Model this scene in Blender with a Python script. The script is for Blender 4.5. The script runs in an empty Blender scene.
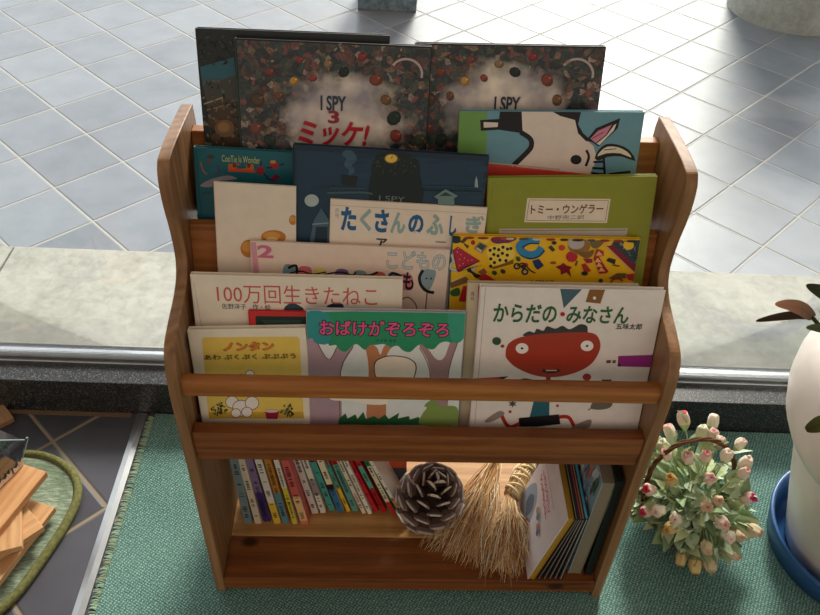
import bpy, bmesh, math, random
from mathutils import Vector, Matrix, noise as mnoise
random.seed(7)
R = math.radians
COL = bpy.context.scene.collection
V = Vector

# ------------------------------------------------------------------ camera model (metres; x along the window wall, y outwards, z up)
FPX, PITCH, ROLL, CAMH, YAW = 817.08, .7229, .0595, 1.2252, .0365
SHELF_YAW, SHELF_TILT = .0101, -.0113
def cam_axes():
    cp, sp = math.cos(PITCH), math.sin(PITCH)
    r, u, f = V((1, 0, 0)), V((0, sp, cp)), V((0, cp, -sp))
    c, s = math.cos(ROLL), math.sin(ROLL)
    rz = Matrix.Rotation(-YAW, 3, 'Z')
    return rz @ (c*r + s*u), rz @ (-s*r + c*u), rz @ f
CR, CU, CF = cam_axes()
CAM = V((-.051, -.686, CAMH))
SM = Matrix.Rotation(SHELF_YAW, 4, 'Z') @ Matrix.Rotation(SHELF_TILT, 4, 'Y')
SMI = SM.inverted()
CS = SMI @ CAM
def wray(u, v): return CR*((u-410)/FPX) + CU*((307.5-v)/FPX) + CF
def wz(u, v, z):
    d = wray(u, v); return CAM + d*((z-CAM.z)/d.z)
def wy(u, v, y):
    d = wray(u, v); return CAM + d*((y-CAM.y)/d.y)
def sray(u, v): return SMI.to_3x3() @ wray(u, v)
def sy(u, v, y):
    d = sray(u, v); return CS + d*((y-CS.y)/d.y)
def sz(u, v, z):
    d = sray(u, v); return CS + d*((z-CS.z)/d.z)
def splane(u, v, p0, n):
    d = sray(u, v); return CS + d*((p0-CS).dot(n)/d.dot(n))

# ------------------------------------------------------------------ colour and materials
def lin(c):
    c = max(0, min(1, c/255)); return c/12.92 if c <= .04045 else ((c+.055)/1.055)**2.4
def C(r, g, b): return (lin(r), lin(g), lin(b), 1)

class NT:
    def __init__(s, name, world=False):
        s.m = bpy.data.materials.new(name); s.m.use_nodes = True
        s.t = s.m.node_tree; s.t.nodes.clear()
        s.out = s.n('ShaderNodeOutputMaterial')
    def n(s, typ, **kw):
        nd = s.t.nodes.new(typ)
        for k, v in kw.items(): setattr(nd, k, v)
        return nd
    def l(s, a, b): s.t.links.new(a, b)
    def inp(s, node, key, val):
        if hasattr(val, 'is_output'): s.l(val, node.inputs[key])
        else: node.inputs[key].default_value = val
    def math(s, op, a, b=None, c=None, clamp=False):
        nd = s.n('ShaderNodeMath', operation=op, use_clamp=clamp)
        s.inp(nd, 0, a)
        if b is not None: s.inp(nd, 1, b)
        if c is not None: s.inp(nd, 2, c)
        return nd.outputs[0]
    def mix(s, f, a, b, blend='MIX'):
        nd = s.n('ShaderNodeMix', data_type='RGBA', blend_type=blend)
        s.inp(nd, 0, f); s.inp(nd, 6, a); s.inp(nd, 7, b); return nd.outputs[2]
    def coord(s, kind='Object', scale=(1, 1, 1), rot=(0, 0, 0), loc=(0, 0, 0)):
        tc = s.n('ShaderNodeTexCoord'); mp = s.n('ShaderNodeMapping')
        mp.inputs['Scale'].default_value = scale; mp.inputs['Rotation'].default_value = rot; mp.inputs['Location'].default_value = loc
        s.l(tc.outputs[kind], mp.inputs['Vector']); return mp.outputs[0]
    def noise(s, vec, scale, detail=3, rough=.5, dist=0):
        nd = s.n('ShaderNodeTexNoise'); s.l(vec, nd.inputs['Vector'])
        nd.inputs['Scale'].default_value = scale; nd.inputs['Detail'].default_value = detail
        nd.inputs['Roughness'].default_value = rough; nd.inputs['Distortion'].default_value = dist
        return nd.outputs['Fac']
    def ramp(s, fac, stops, interp='LINEAR'):
        nd = s.n('ShaderNodeValToRGB'); s.l(fac, nd.inputs['Fac']); cr = nd.color_ramp; cr.interpolation = interp
        while len(cr.elements) < len(stops): cr.elements.new(.5)
        for e, (p, c) in zip(cr.elements, stops): e.position = p; e.color = c
        return nd.outputs['Color']
    def bump(s, h, strength=.3, dist=.01):
        nd = s.n('ShaderNodeBump'); s.l(h, nd.inputs['Height'])
        nd.inputs['Strength'].default_value = strength; nd.inputs['Distance'].default_value = dist
        return nd.outputs[0]
    def bsdf(s, base, rough=.5, spec=.5, metal=0, normal=None, **kw):
        b = s.n('ShaderNodeBsdfPrincipled')
        s.inp(b, 'Base Color', base); s.inp(b, 'Roughness', rough); s.inp(b, 'Specular IOR Level', spec); s.inp(b, 'Metallic', metal)
        if normal is not None: s.l(normal, b.inputs['Normal'])
        for k, v in kw.items(): s.inp(b, k, v)
        s.l(b.outputs[0], s.out.inputs[0]); return b
_cache = {}
def plain(name, col, rough=.5, spec=.4, metal=0, var=.12, scale=40):
    key = (name, tuple(col), rough)
    if key in _cache: return _cache[key]
    t = NT(name); f = t.noise(t.coord(), scale, 3)
    dark = tuple(c*(1-var) for c in col[:3])+(1,); lite = tuple(min(1, c*(1+var)) for c in col[:3])+(1,)
    t.bsdf(t.ramp(f, [(.3, dark), (.7, lite)]), rough, spec, metal)
    _cache[key] = t.m; return t.m
def ink_material(name='printed ink', rough=.42, spec=.35):
    t = NT(name); a = t.n('ShaderNodeAttribute', attribute_name='ink')
    f = t.noise(t.coord(), 60, 2)
    t.bsdf(t.mix(1, a.outputs['Color'], t.ramp(f, [(.3, (.93, .93, .93, 1)), (.7, (1, 1, 1, 1))]), 'MULTIPLY'), rough, spec)
    return t.m
INK = ink_material()
MATTE_INK = ink_material('matte dyed surface', .8, .15)

def wood(name, grain='x', tones=((114, 62, 24), (158, 96, 42), (186, 124, 60)), rough=.45, knots=True, seed=0, freq=1.0):
    t = NT(name)
    sc = {'x': (1.2, 16, 16), 'y': (16, 1.2, 16), 'z': (16, 16, 1.2)}[grain]
    v = t.coord('Object', tuple(a*freq for a in sc), loc=(seed*1.7, seed*.9, seed*2.3))
    n1 = t.noise(v, 1.6, 4, .6, .9)
    n2 = t.noise(v, 11, 4, .65, .2)
    w = t.n('ShaderNodeTexWave', wave_type='RINGS', rings_direction={'x': 'X', 'y': 'Y', 'z': 'Z'}[grain])
    t.l(v, w.inputs['Vector']); w.inputs['Scale'].default_value = 1.3; w.inputs['Distortion'].default_value = 3.5; w.inputs['Detail'].default_value = 2
    w.inputs['Detail Scale'].default_value = .7
    f = t.math('ADD', t.math('MULTIPLY', n1, .55), t.math('ADD', t.math('MULTIPLY', n2, .34), t.math('MULTIPLY', w.outputs['Fac'], .11)))
    col = t.ramp(f, [(.3, C(*tones[0])), (.52, C(*tones[1])), (.74, C(*tones[2]))])
    if knots:
        vo = t.n('ShaderNodeTexVoronoi'); ks = {'x': (7, 11, 11), 'y': (11, 7, 11), 'z': (11, 11, 7)}[grain]
        t.l(t.coord('Object', ks, loc=(seed*.37+.2, seed*.61, seed*.23)), vo.inputs['Vector']); vo.inputs['Scale'].default_value = 1
        k = t.ramp(vo.outputs['Distance'], [(.07, (1, 1, 1, 1)), (.13, (0, 0, 0, 1))])
        col = t.mix(t.math('MULTIPLY', k, .85), col, C(36, 18, 9))
    t.bsdf(col, rough, .35, normal=t.bump(f, .08, .002))
    return t.m

# ------------------------------------------------------------------ mesh builder
class MB:
    def __init__(s): s.v, s.f, s.c, s.m, s.s = [], [], [], [], []
    def add(s, verts, faces, col=(1, 1, 1, 1), mat=0, smooth=False):
        o = len(s.v); s.v += [tuple(p) for p in verts]
        for f in faces: s.f.append([i+o for i in f]); s.c.append(col); s.m.append(mat); s.s.append(smooth)
    def box(s, x0, x1, y0, y1, z0, z1, col=(1, 1, 1, 1), mat=0, b=0, M=None):
        if b <= 0:
            vs = [(x, y, z) for x in (x0, x1) for y in (y0, y1) for z in (z0, z1)]
            fs = [(0, 1, 3, 2), (4, 6, 7, 5), (0, 4, 5, 1), (2, 3, 7, 6), (0, 2, 6, 4), (1, 5, 7, 3)]
        else:
            bm = bmesh.new(); bmesh.ops.create_cube(bm, size=1)
            for p in bm.verts: p.co = V((x0+(p.co.x+.5)*(x1-x0), y0+(p.co.y+.5)*(y1-y0), z0+(p.co.z+.5)*(z1-z0)))
            bmesh.ops.bevel(bm, geom=bm.edges[:], offset=b, segments=2, affect='EDGES', profile=.5)
            bm.verts.index_update(); vs = [p.co.copy() for p in bm.verts]; fs = [[p.index for p in f.verts] for f in bm.faces]; bm.free()
        if M is not None: vs = [M @ V(p) for p in vs]
        s.add(vs, fs, col, mat); return s
    def prism(s, pts, a0, a1, axis='z', col=(1, 1, 1, 1), mat=0, M=None, b=0):
        """pts: 2-D outline; extruded between a0 and a1 along axis. z: (x,y); x: (y,z); y: (x,z)"""
        mk = {'z': lambda p, a: (p[0], p[1], a), 'x': lambda p, a: (a, p[0], p[1]), 'y': lambda p, a: (p[0], a, p[1])}[axis]
        bm = bmesh.new()
        lo = [bm.verts.new(mk(p, a0)) for p in pts]; hi = [bm.verts.new(mk(p, a1)) for p in pts]
        n = len(pts); bm.faces.new(lo[::-1]); bm.faces.new(hi)
        for i in range(n): bm.faces.new((lo[i], lo[(i+1) % n], hi[(i+1) % n], hi[i]))
        bmesh.ops.recalc_face_normals(bm, faces=bm.faces[:])
        if b > 0:
            ed = [e for e in bm.edges if len(e.link_faces) == 2 and e.calc_face_angle(0) > R(40)]
            bmesh.ops.bevel(bm, geom=ed, offset=b, segments=2, affect='EDGES', profile=.5)
        bm.verts.index_update()
        vs = [p.co.copy() for p in bm.verts]; fs = [[p.index for p in f.verts] for f in bm.faces]; bm.free()
        if M is not None: vs = [M @ p for p in vs]
        s.add(vs, fs, col, mat); return s
    def tube(s, path, rad, seg=8, col=(1, 1, 1, 1), mat=0, closed=False, caps=True, smooth=True):
        path = [V(p) for p in path]; n = len(path)
        if not hasattr(rad, '__len__'): rad = [rad]*n
        rings = []; prev = None
        for i, p in enumerate(path):
            a = path[(i-1) % n] if (closed or i > 0) else p; b = path[(i+1) % n] if (closed or i < n-1) else p
            t = (b-a).normalized() if (b-a).length > 1e-9 else V((0, 0, 1))
            if prev is None: x = t.orthogonal().normalized()
            else:
                x = prev - t*prev.dot(t)
                x = x.normalized() if x.length > 1e-6 else t.orthogonal().normalized()
            prev = x; y = t.cross(x)
            rings.append([p + (x*math.cos(2*math.pi*k/seg) + y*math.sin(2*math.pi*k/seg))*rad[i] for k in range(seg)])
        vs = [q for r in rings for q in r]; fs = []
        for i in range(n if closed else n-1):
            j = (i+1) % n
            for k in range(seg): fs.append((i*seg+k, i*seg+(k+1) % seg, j*seg+(k+1) % seg, j*seg+k))
        if caps and not closed: fs.append(tuple(range(seg))[::-1]); fs.append(tuple((n-1)*seg+k for k in range(seg)))
        s.add(vs, fs, col, mat, smooth); return s
    def lathe(s, prof, seg=32, col=(1, 1, 1, 1), mat=0, M=None, cols=None, wob=None, smooth=True):
        """prof: (radius, z) list; cols: one colour per ring step"""
        vs = []
        for i, (r, z) in enumerate(prof):
            for k in range(seg):
                a = 2*math.pi*k/seg; rr = r*(wob(a, i/(len(prof)-1)) if wob else 1)
                vs.append((rr*math.cos(a), rr*math.sin(a), z))
        if M is not None: vs = [M @ V(p) for p in vs]
        for i in range(len(prof)-1):
            o = len(s.v) if i == 0 else o
            fs = [(i*seg+k, i*seg+(k+1) % seg, (i+1)*seg+(k+1) % seg, (i+1)*seg+k) for k in range(seg)]
            if i == 0: s.add(vs, fs, cols[0] if cols else col, mat, smooth)
            else:
                for f in fs: s.f.append([q+o for q in f]); s.c.append(cols[i] if cols else col); s.m.append(mat); s.s.append(smooth)
        return s
    def ell(s, c, r, seg=12, col=(1, 1, 1, 1), mat=0, M=None):
        n = max(4, seg//2); prof = [(math.sin(math.pi*i/n), -math.cos(math.pi*i/n)) for i in range(n+1)]
        T = Matrix.Translation(V(c)) @ (M.to_4x4() if M is not None else Matrix.Identity(4)) @ Matrix.Diagonal((r[0], r[1], r[2], 1))
        return s.lathe(prof, seg, col, mat, T)
    def build(s, name, mats, parent=None, label=None, M=None):
        me = bpy.data.meshes.new(name); me.from_pydata(s.v, [], s.f); me.update()
        for m in (mats if isinstance(mats, (list, tuple)) else [mats]): me.materials.append(m)
        me.polygons.foreach_set('material_index', s.m); me.polygons.foreach_set('use_smooth', s.s)
        at = me.color_attributes.new('ink', 'FLOAT_COLOR', 'CORNER')
        buf = []
        for f, c in zip(s.f, s.c): buf += list(c)*len(f)
        at.data.foreach_set('color', buf)
        o = bpy.data.objects.new(name, me); COL.objects.link(o)
        if parent: o.parent = parent
        if M is not None: o.matrix_local = M
        if label: o['label'] = label
        return o
def tag(o, label, cat, group=None):
    o['label'] = label; o['category'] = cat
    if group: o['group'] = group
    return o
def thing(name, label, cat, M=None, group=None):
    o = bpy.data.objects.new(name, None); COL.objects.link(o); o.empty_display_size = .05
    if M is not None: o.matrix_world = M
    return tag(o, label, cat, group)
def struct(o): o['kind'] = 'structure'; return o
def smooth_loop(pts, k=6, closed=True):
    n = len(pts); out = []
    for i in range(n if closed else n-1):
        g = (lambda j: pts[j % n]) if closed else (lambda j: pts[max(0, min(n-1, j))])
        p0, p1, p2, p3 = g(i-1), g(i), g(i+1), g(i+2)
        for j in range(k):
            t = j/k
            out.append(tuple(.5*(2*b + (c-a)*t + (2*a-5*b+4*c-d)*t*t + (3*b-a-3*c+d)*t**3) for a, b, c, d in zip(p0, p1, p2, p3)))
    if not closed: out.append(tuple(pts[-1]))
    return out
def zz(ox, oy, k, pts): return [(ox+p[0]/k, oy+p[1]/k) for p in pts]

_txt = {}
def text_geo(body, offset=0., shear=0.):
    key = (body, offset, shear)
    if key in _txt: return _txt[key]
    cu = bpy.data.curves.new('lettering', 'FONT'); cu.body = body; cu.offset = offset; cu.shear = shear; cu.resolution_u = 3
    ob = bpy.data.objects.new('lettering', cu); COL.objects.link(ob)
    dg = bpy.context.evaluated_depsgraph_get(); ev = ob.evaluated_get(dg); me = ev.to_mesh()
    r = ([tuple(v.co) for v in me.vertices], [list(p.vertices) for p in me.polygons])
    ev.to_mesh_clear(); bpy.data.objects.remove(ob); bpy.data.curves.remove(cu)
    _txt[key] = r; return r
# ------------------------------------------------------------------ books
LEAN = R(12.5)
PN = V((0, -math.cos(LEAN), math.sin(LEAN)))
PAPER = None
def paper_material():
    t = NT('page block paper')
    v = t.coord('Object', (1, 1, 1)); f = t.noise(t.coord('Object', (3, 900, 3)), 1, 2)
    t.bsdf(t.ramp(f, [(.3, C(196, 186, 166)), (.7, C(238, 230, 214))]), .8, .1); return t.m
PAPER = paper_material()

TIER1, TIER2, TIER3 = 'picture books in the front tier', 'picture books in the middle tier', 'picture books in the back tier'
class Book:
    """a picture book leaning on a tier; local axes: x along the cover, y into the book, z up the cover"""
    def __init__(s, label, tl, tr, y0, h, t, col, group, spine=None, hard=True, name='picture_book', mats=None, xr=None):
        p0 = V((0, y0, .38)); s.p0 = p0
        a, b = splane(*tl, p0, PN), splane(*tr, p0, PN)
        ex = (b-a).normalized(); ez = PN.cross(ex).normalized(); ez = ez if ez.z > 0 else -ez
        ey = -PN
        fl = {TIER1: .362, TIER2: .441, TIER3: .516}[group]
        h = (min(a.z, b.z) - fl)/math.cos(LEAN)
        s.w, s.h, s.t = (b-a).length, h, t
        o = a - ez*h
        M = Matrix((ex, ey, ez)).transposed().to_4x4(); M.translation = o
        s.M = M; s.MI = M.inverted()
        s.root = thing(name, label, 'book', SM @ M, group)
        spine = spine or col
        w = s.w; bt = .0018 if hard else .0005
        mb = MB()
        mb.box(0, w, 0, bt, 0, h, col, b=.0006 if hard else 0); mb.box(0, w, t-bt, t, 0, h, col, b=.0006 if hard else 0)
        mb.box(-.0002, bt, 0, t, 0, h, spine, b=.0006 if hard else 0)
        s.cover = mb.build('cover', mats or INK, s.root)
        ins = .003 if hard else .0005
        MB().box(bt, w-ins, bt+.0001, t-bt-.0001, ins, h-ins).build('page_block', PAPER, s.root)
        s.art, s.let, s.layer = MB(), MB(), 0
    def uv(s, u, v):
        q = s.MI @ splane(u, v, s.p0, PN); return (q.x, q.z)
    def put(s, mb, pts2, col, clip=True):
        s.layer += 1; y = -.000012*s.layer - .00015
        if clip:
            e = .0004; pts2 = [(min(max(x, e), s.w-e), min(max(z, e), s.h-e)) for x, z in pts2]
        mb.add([(x, y, z) for x, z in pts2], [list(range(len(pts2)))], col)
    def poly(s, px, col, smooth=0):
        p = [s.uv(*q) for q in px]
        if smooth: p = smooth_loop(p, smooth)
        s.put(s.art, p, col)
    def oval(s, c, rx, ry, col, n=20, rot=0):
        s.poly([(c[0]+rx*math.cos(a)*math.cos(rot)-ry*math.sin(a)*math.sin(rot), c[1]+rx*math.cos(a)*math.sin(rot)+ry*math.sin(a)*math.cos(rot)) for a in [2*math.pi*i/n for i in range(n)]], col)
    def line(s, px, wpx, col, smooth=4):
        p = smooth_loop(px, smooth, False) if smooth and len(px) > 2 else px
        L, Rr = [], []
        for i in range(len(p)):
            a, b = p[max(0, i-1)], p[min(len(p)-1, i+1)]
            d = math.hypot(b[0]-a[0], b[1]-a[1]) or 1; nx, ny = -(b[1]-a[1])/d*wpx/2, (b[0]-a[0])/d*wpx/2
            L.append((p[i][0]+nx, p[i][1]+ny)); Rr.append((p[i][0]-nx, p[i][1]-ny))
        s.poly(L+Rr[::-1], col)
    def text(s, body, bl, tr, col, bold=.012, outline=None, ow=.05, shear=0.):
        x0, z0 = s.uv(*bl); x1, z1 = s.uv(*tr)
        base, _ = text_geo(body, 0, shear)
        bx0, bx1 = min(p[0] for p in base), max(p[0] for p in base); by0, by1 = min(p[1] for p in base), max(p[1] for p in base)
        for off, c in ([(bold+ow, outline)] if outline else []) + [(bold, col)]:
            vs, fs = text_geo(body, off, shear); s.layer += 1; y = -.000012*s.layer - .00015
            out = [(x0+(p[0]-bx0)/(bx1-bx0)*(x1-x0), y, z0+(p[1]-by0)/(by1-by0)*(z1-z0)) for p in vs]
            s.let.add(out, fs, c)
    def done(s):
        if s.art.f: s.art.build('illustration', INK, s.root)
        if s.let.f: s.let.build('title_lettering', INK, s.root)
        return s.root

K = C(22, 20, 22)

# ---- front tier
b = Book('small yellow board book with a cream border, left end of the front tier', (187, 330), (305.5, 328), .031, .152, .010, C(240, 230, 208), TIER1, name='board_book')
b.poly(zz(180, 320, 5.59, [(135, 97), (655, 93), (668, 105), (692, 540), (680, 550), (170, 550), (160, 540), (122, 110)]), C(236, 205, 96))
b.poly(zz(180, 320, 5.59, [(160, 515), (690, 512), (692, 550), (164, 550)]), C(206, 168, 60))
for c, r in (((232, 402), 6), ((241, 408), 8), ((252, 403), 6.5), ((247, 412), 5), ((236, 413), 4.5), ((250, 374), 4), ((241, 377), 3)):
    b.oval(c, r+.7, r+.3, C(120, 70, 80)); b.oval(c, r, r-.4, C(244, 236, 226))
for c, r in (((219.5, 408), 8.5), ((288, 410), 7.5)):
    for i in range(34):
        a = random.random()*6.28; q = r*random.random()**.6; b.oval((c[0]+q*math.cos(a), c[1]+q*.8*math.sin(a)), 1.5, .8, random.choice([C(60, 80, 45), C(40, 40, 36), C(120, 130, 80)]), 7, random.random()*3)
b.poly(zz(180, 320, 5.59, [(475, 505), (555, 505), (545, 550), (485, 550)]), C(150, 30, 55)); b.oval((271.7, 410.5), 6.8, 1.6, C(225, 200, 190))
b.text('ノンタン', (224.5, 350.5), (273, 341.5), C(236, 140, 60), .02, C(130, 45, 35), .035)
b.text('あわ ぷくぷく ぷぷぷう', (204.8, 359.5), (295.5, 353), C(52, 36, 26), .012)
b.done()

b = Book('picture book with a green treetop cover and pink title letters', (306, 310), (466, 313), .030, .196, .008, C(190, 188, 196), TIER1)
z = lambda pts: zz(300, 300, 4.73, pts)
b.poly(z([(30, 60), (780, 62), (745, 585), (45, 585)]), C(230, 234, 232))
b.poly(z([(30, 170), (75, 185), (135, 285), (180, 215), (255, 215), (195, 335), (188, 590), (45, 590)]), C(178, 150, 162), 4)
b.poly(z([(310, 210), (360, 220), (380, 258), (400, 215), (442, 215), (405, 290), (402, 590), (318, 590), (325, 330)]), C(196, 132, 92), 4)
b.poly(z([(562, 210), (600, 225), (645, 280), (682, 272), (715, 190), (752, 180), (705, 330), (692, 590), (622, 590), (615, 330)]), C(172, 138, 140), 4)
b.line(z([(190, 590), (192, 335), (250, 220)]), .7, C(70, 50, 50)); b.line(z([(75, 190), (135, 282), (178, 215)]), .7, C(70, 50, 50)); b.line(z([(618, 500), (612, 330), (565, 225)]), .7, C(70, 50, 50)); b.line(z([(695, 480), (705, 330), (750, 190)]), .7, C(70, 50, 50))
b.poly(z([(27, 58), (782, 62), (778, 178), (742, 182), (722, 202), (690, 196), (660, 205), (632, 232), (596, 226), (572, 208), (548, 222), (520, 246), (486, 238), (462, 216), (428, 222), (396, 208), (360, 212), (330, 214), (306, 236), (270, 208), (244, 220), (216, 244), (186, 234), (170, 212), (140, 216), (128, 198), (98, 200), (72, 202), (58, 180), (27, 176)]), C(46, 148, 104), 3)
b.poly(z([(27, 58), (120, 59), (150, 120), (135, 205), (72, 202), (58, 180), (27, 176)]), C(52, 150, 150), 3)
b.poly(z([(700, 62), (782, 62), (778, 178), (720, 196)]), C(60, 160, 130), 3)
b.poly(z([(350, 330), (355, 290), (400, 266), (450, 262), (510, 272), (548, 300), (548, 345), (520, 385), (400, 388), (360, 370)]), C(60, 46, 44), 4)
b.poly(z([(354, 330), (360, 292), (402, 270), (450, 266), (508, 276), (543, 302), (543, 343), (516, 382), (402, 384), (364, 366)]), C(250, 238, 220), 4)
b.poly(z([(150, 440), (300, 430), (520, 430), (540, 466), (430, 468), (405, 492), (330, 494), (250, 478), (150, 472)]), C(250, 238, 220), 4)
b.poly(z([(180, 590), (185, 560), (215, 535), (225, 560), (262, 540), (272, 562), (300, 528), (312, 562), (350, 548), (372, 562), (402, 540), (420, 562), (470, 532), (462, 560), (515, 548), (520, 565), (560, 552), (590, 590)]), C(44, 104, 62))
b.poly(z([(572, 590), (578, 540), (600, 510), (588, 500), (612, 478), (650, 480), (668, 505), (705, 500), (745, 512), (745, 590)]), C(136, 160, 84), 4)
b.text('おばけがぞろぞろ', (319.9, 334.5), (449, 322.5), C(238, 84, 150), .02, K, .05)
b.text('ささき まき', (376, 341.5), (396, 339.3), C(30, 60, 45), .01)
b.done()

b = Book('cream book behind the white face-cover book, only its spine strip showing, front tier', (468, 283), (640, 286), .0425, .213, .008, C(206, 190, 160), TIER1)
b.line([(478.6, 286), (477, 340)], 1.1, C(196, 40, 110), 0)
b.text('月', (470.5, 296), (474, 292), C(90, 84, 70)); b.text('刊', (470.5, 300.5), (474, 297), C(90, 84, 70))
b.done()

b = Book('white picture book with a red-brown face and green title letters, front tier', (480.5, 287), (666, 290.5), .030, .212, .010, C(238, 228, 220), TIER1)
z = lambda pts: zz(460, 280, 3.905, pts)
b.line(z([(100, 25), (58, 560)]), .8, C(196, 186, 176), 0)
b.poly(z([(392, 28), (478, 28), (405, 110)]), C(72, 100, 112)); b.poly(z([(507, 28), (568, 29), (548, 92), (490, 86)]), C(140, 92, 44)); b.oval((594.5, 298), 1.6, 1.6, C(240, 235, 225))
b.poly(z([(258, 222), (268, 200), (290, 205), (300, 190), (325, 198), (340, 180), (372, 190), (400, 178), (425, 192), (450, 182), (470, 172), (494, 178), (498, 198), (480, 225)]), C(62, 58, 60), 3)
b.poly(z([(178, 285), (190, 248), (240, 222), (330, 210), (450, 204), (520, 208), (545, 235), (545, 275), (515, 325), (460, 358), (380, 378), (300, 374), (225, 345), (185, 310)]), C(172, 58, 38), 5)
for c in ((522, 348.3), (587, 345.8)): b.oval(c, 6.4, 5.3, C(246, 240, 232)); b.oval(c, 1.3, 1.1, K)
b.line(z([(322, 353), (355, 358), (388, 352)]), 3, C(70, 20, 16)); b.line(z([(335, 353), (378, 353)]), .9, C(240, 230, 220), 0)
b.oval((496.6, 341), 4.5, 4, C(46, 84, 58)); b.oval((502.5, 346), 1.9, 1.6, C(150, 70, 40))
b.poly(z([(618, 296), (752, 292), (742, 340), (615, 337)]), C(156, 48, 136)); b.oval((619.3, 365), 1.3, 1.3, K)
b.poly(z([(572, 313), (590, 312), (588, 324), (570, 324)]), C(96, 80, 50)); b.poly(z([(596, 313), (609, 312), (607, 324), (594, 324)]), C(110, 90, 60))
b.poly(z([(46, 384), (158, 378), (160, 393), (46, 396)]), C(186, 40, 44)); b.poly(z([(155, 378), (190, 375), (158, 394)]), C(60, 30, 26))
b.line(z([(222, 400), (250, 388), (290, 395)]), 2.2, K); b.line(z([(345, 378), (343, 405)]), 4.5, C(150, 50, 36), 0)
b.oval((586.8, 377), 4.2, 3.6, C(176, 44, 40)); b.line([(584, 381), (583, 386)], 1.4, C(120, 40, 30), 0); b.poly(z([(552, 388), (592, 388), (586, 408), (558, 408)]), C(54, 22, 40))
b.poly(z([(296, 440), (350, 440), (348, 535), (272, 535)]), C(38, 96, 112)); b.poly(z([(230, 538), (386, 524), (392, 562), (300, 572), (228, 572)]), C(26, 26, 30))
b.line(z([(232, 560), (190, 572), (158, 520)]), 3.6, C(176, 46, 38)); b.line(z([(388, 534), (424, 536), (446, 572)]), 3.6, C(176, 46, 38))
b.poly(z([(98, 548), (150, 512), (174, 520), (150, 540), (110, 556)]), C(150, 136, 128), 3); b.poly(z([(438, 572), (500, 545), (514, 552), (500, 576), (446, 584)]), C(150, 136, 128), 3)
b.poly(z([(510, 500), (522, 474), (560, 465), (594, 478), (584, 498), (545, 506)]), C(112, 104, 92), 4); b.line(z([(515, 497), (500, 508)]), 1, C(112, 104, 92), 0)
st = [(205+(18 if i % 2 else 8)*math.cos(i*math.pi/6), 483+(15 if i % 2 else 7)*math.sin(i*math.pi/6)) for i in range(12)]
b.poly(z(st), C(84, 82, 76)); b.oval((510, 411.5), 1.5, 1.4, C(170, 40, 36)); b.oval((557.4, 405.5), 1.4, 1.3, C(170, 40, 36))
b.text('からだの', (493, 321.5), (557.5, 305), C(44, 98, 60), .022); b.text('みなさん', (566, 322.5), (630, 307), C(44, 98, 60), .022); b.oval((562.5, 314), 2.4, 2.2, C(190, 30, 70))
b.text('五味太郎', (615.5, 329), (642.5, 323.7), C(30, 26, 26), .012)
b.done()

b = Book('dark book with a red border peeking out behind the yellow board book, front tier', (248, 311), (345, 313), .0425, .160, .005, C(204, 48, 48), TIER1)
b.poly([(255.5, 316), (345, 317), (345, 380), (258, 380)], C(28, 44, 40)); b.poly([(262, 320), (300, 320), (306, 330), (268, 330)], C(44, 66, 56))
b.done()

b = Book('wide cream picture book with a thin pink title, front tier behind the yellow board book', (190, 274.5), (403, 279.5), .0495, .205, .009, C(236, 222, 202), TIER1)
b.line([(194, 283), (202, 330)], .6, C(196, 182, 164), 0)
b.poly([(283.5, 311), (287, 305), (293, 303), (300, 306), (304, 311), (303, 330), (284, 330)], C(52, 68, 82), 4); b.poly([(326, 309), (331, 304), (340, 303), (344, 308), (344, 330), (326, 330)], C(40, 52, 66), 4)
b.text('100万回生きたねこ', (217.7, 302.6), (377.7, 287.3), C(208, 92, 92), .0)
b.text('佐野洋子　作・絵', (222, 308.8), (270.5, 304.4), C(60, 50, 46), .004)
b.done()

# ---- middle tier
b = Book('cream magazine-style book with a pink figure 2 in its corner, front of the middle tier', (250, 241), (450, 250), .0765, .135, .004, C(232, 208, 190), TIER2, hard=False)
b.poly([(250.5, 242), (256, 242.3), (262, 300), (256, 300)], C(214, 150, 164))
b.text('2', (258.5, 257), (272, 246), C(206, 110, 140), .03, C(226, 170, 180), .02)
b.text('こどものとも', (386.5, 268), (477, 254.5), C(206, 206, 200), .0, C(134, 156, 162), .035)
pal = [C(120, 150, 162), C(214, 112, 120), C(226, 206, 130), C(120, 96, 140), C(134, 156, 162), C(206, 100, 96), C(100, 128, 156), C(214, 120, 130)]
for i, x in enumerate((284, 299, 314, 336, 354, 373, 388, 400)):
    v0 = 265 + (x-284)*.075; b.poly([(x-1, v0+5), (x+2, v0+(0 if i else -1)), (x+11, v0+1), (x+13, v0+7), (x+12, v0+16), (x, v0+15)], pal[i], 3)
b.line([(288, 268), (296, 265.5), (297, 276)], 2.6, K); b.line([(290, 273), (301, 271), (312, 274), (326, 272)], 1.3, K); b.line([(322, 275), (340, 272), (352, 275), (356, 272)], 1.6, K); b.line([(355, 276), (370, 275), (378, 272)], 2.2, K); b.line([(389, 279), (392, 273), (402, 276)], 2.4, K)
b.poly([(423, 271), (432, 269.5), (436, 272), (433, 283), (428, 291), (421, 288)], C(136, 158, 164), 3); b.oval((426.5, 278.3), 1, .9, K); b.oval((431, 278.5), 1, .9, K)
b.text('も', (402.5, 289), (414, 273), K, .03); b.line([(423, 270), (419.5, 277), (421, 285), (427, 291), (434, 292.5)], 3, K)
b.line([(427, 293), (425.5, 310)], 1.1, C(110, 72, 60), 0); b.line([(400, 300), (408, 297), (415, 303), (417, 310)], 1.2, C(130, 84, 74))
b.done()

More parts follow.
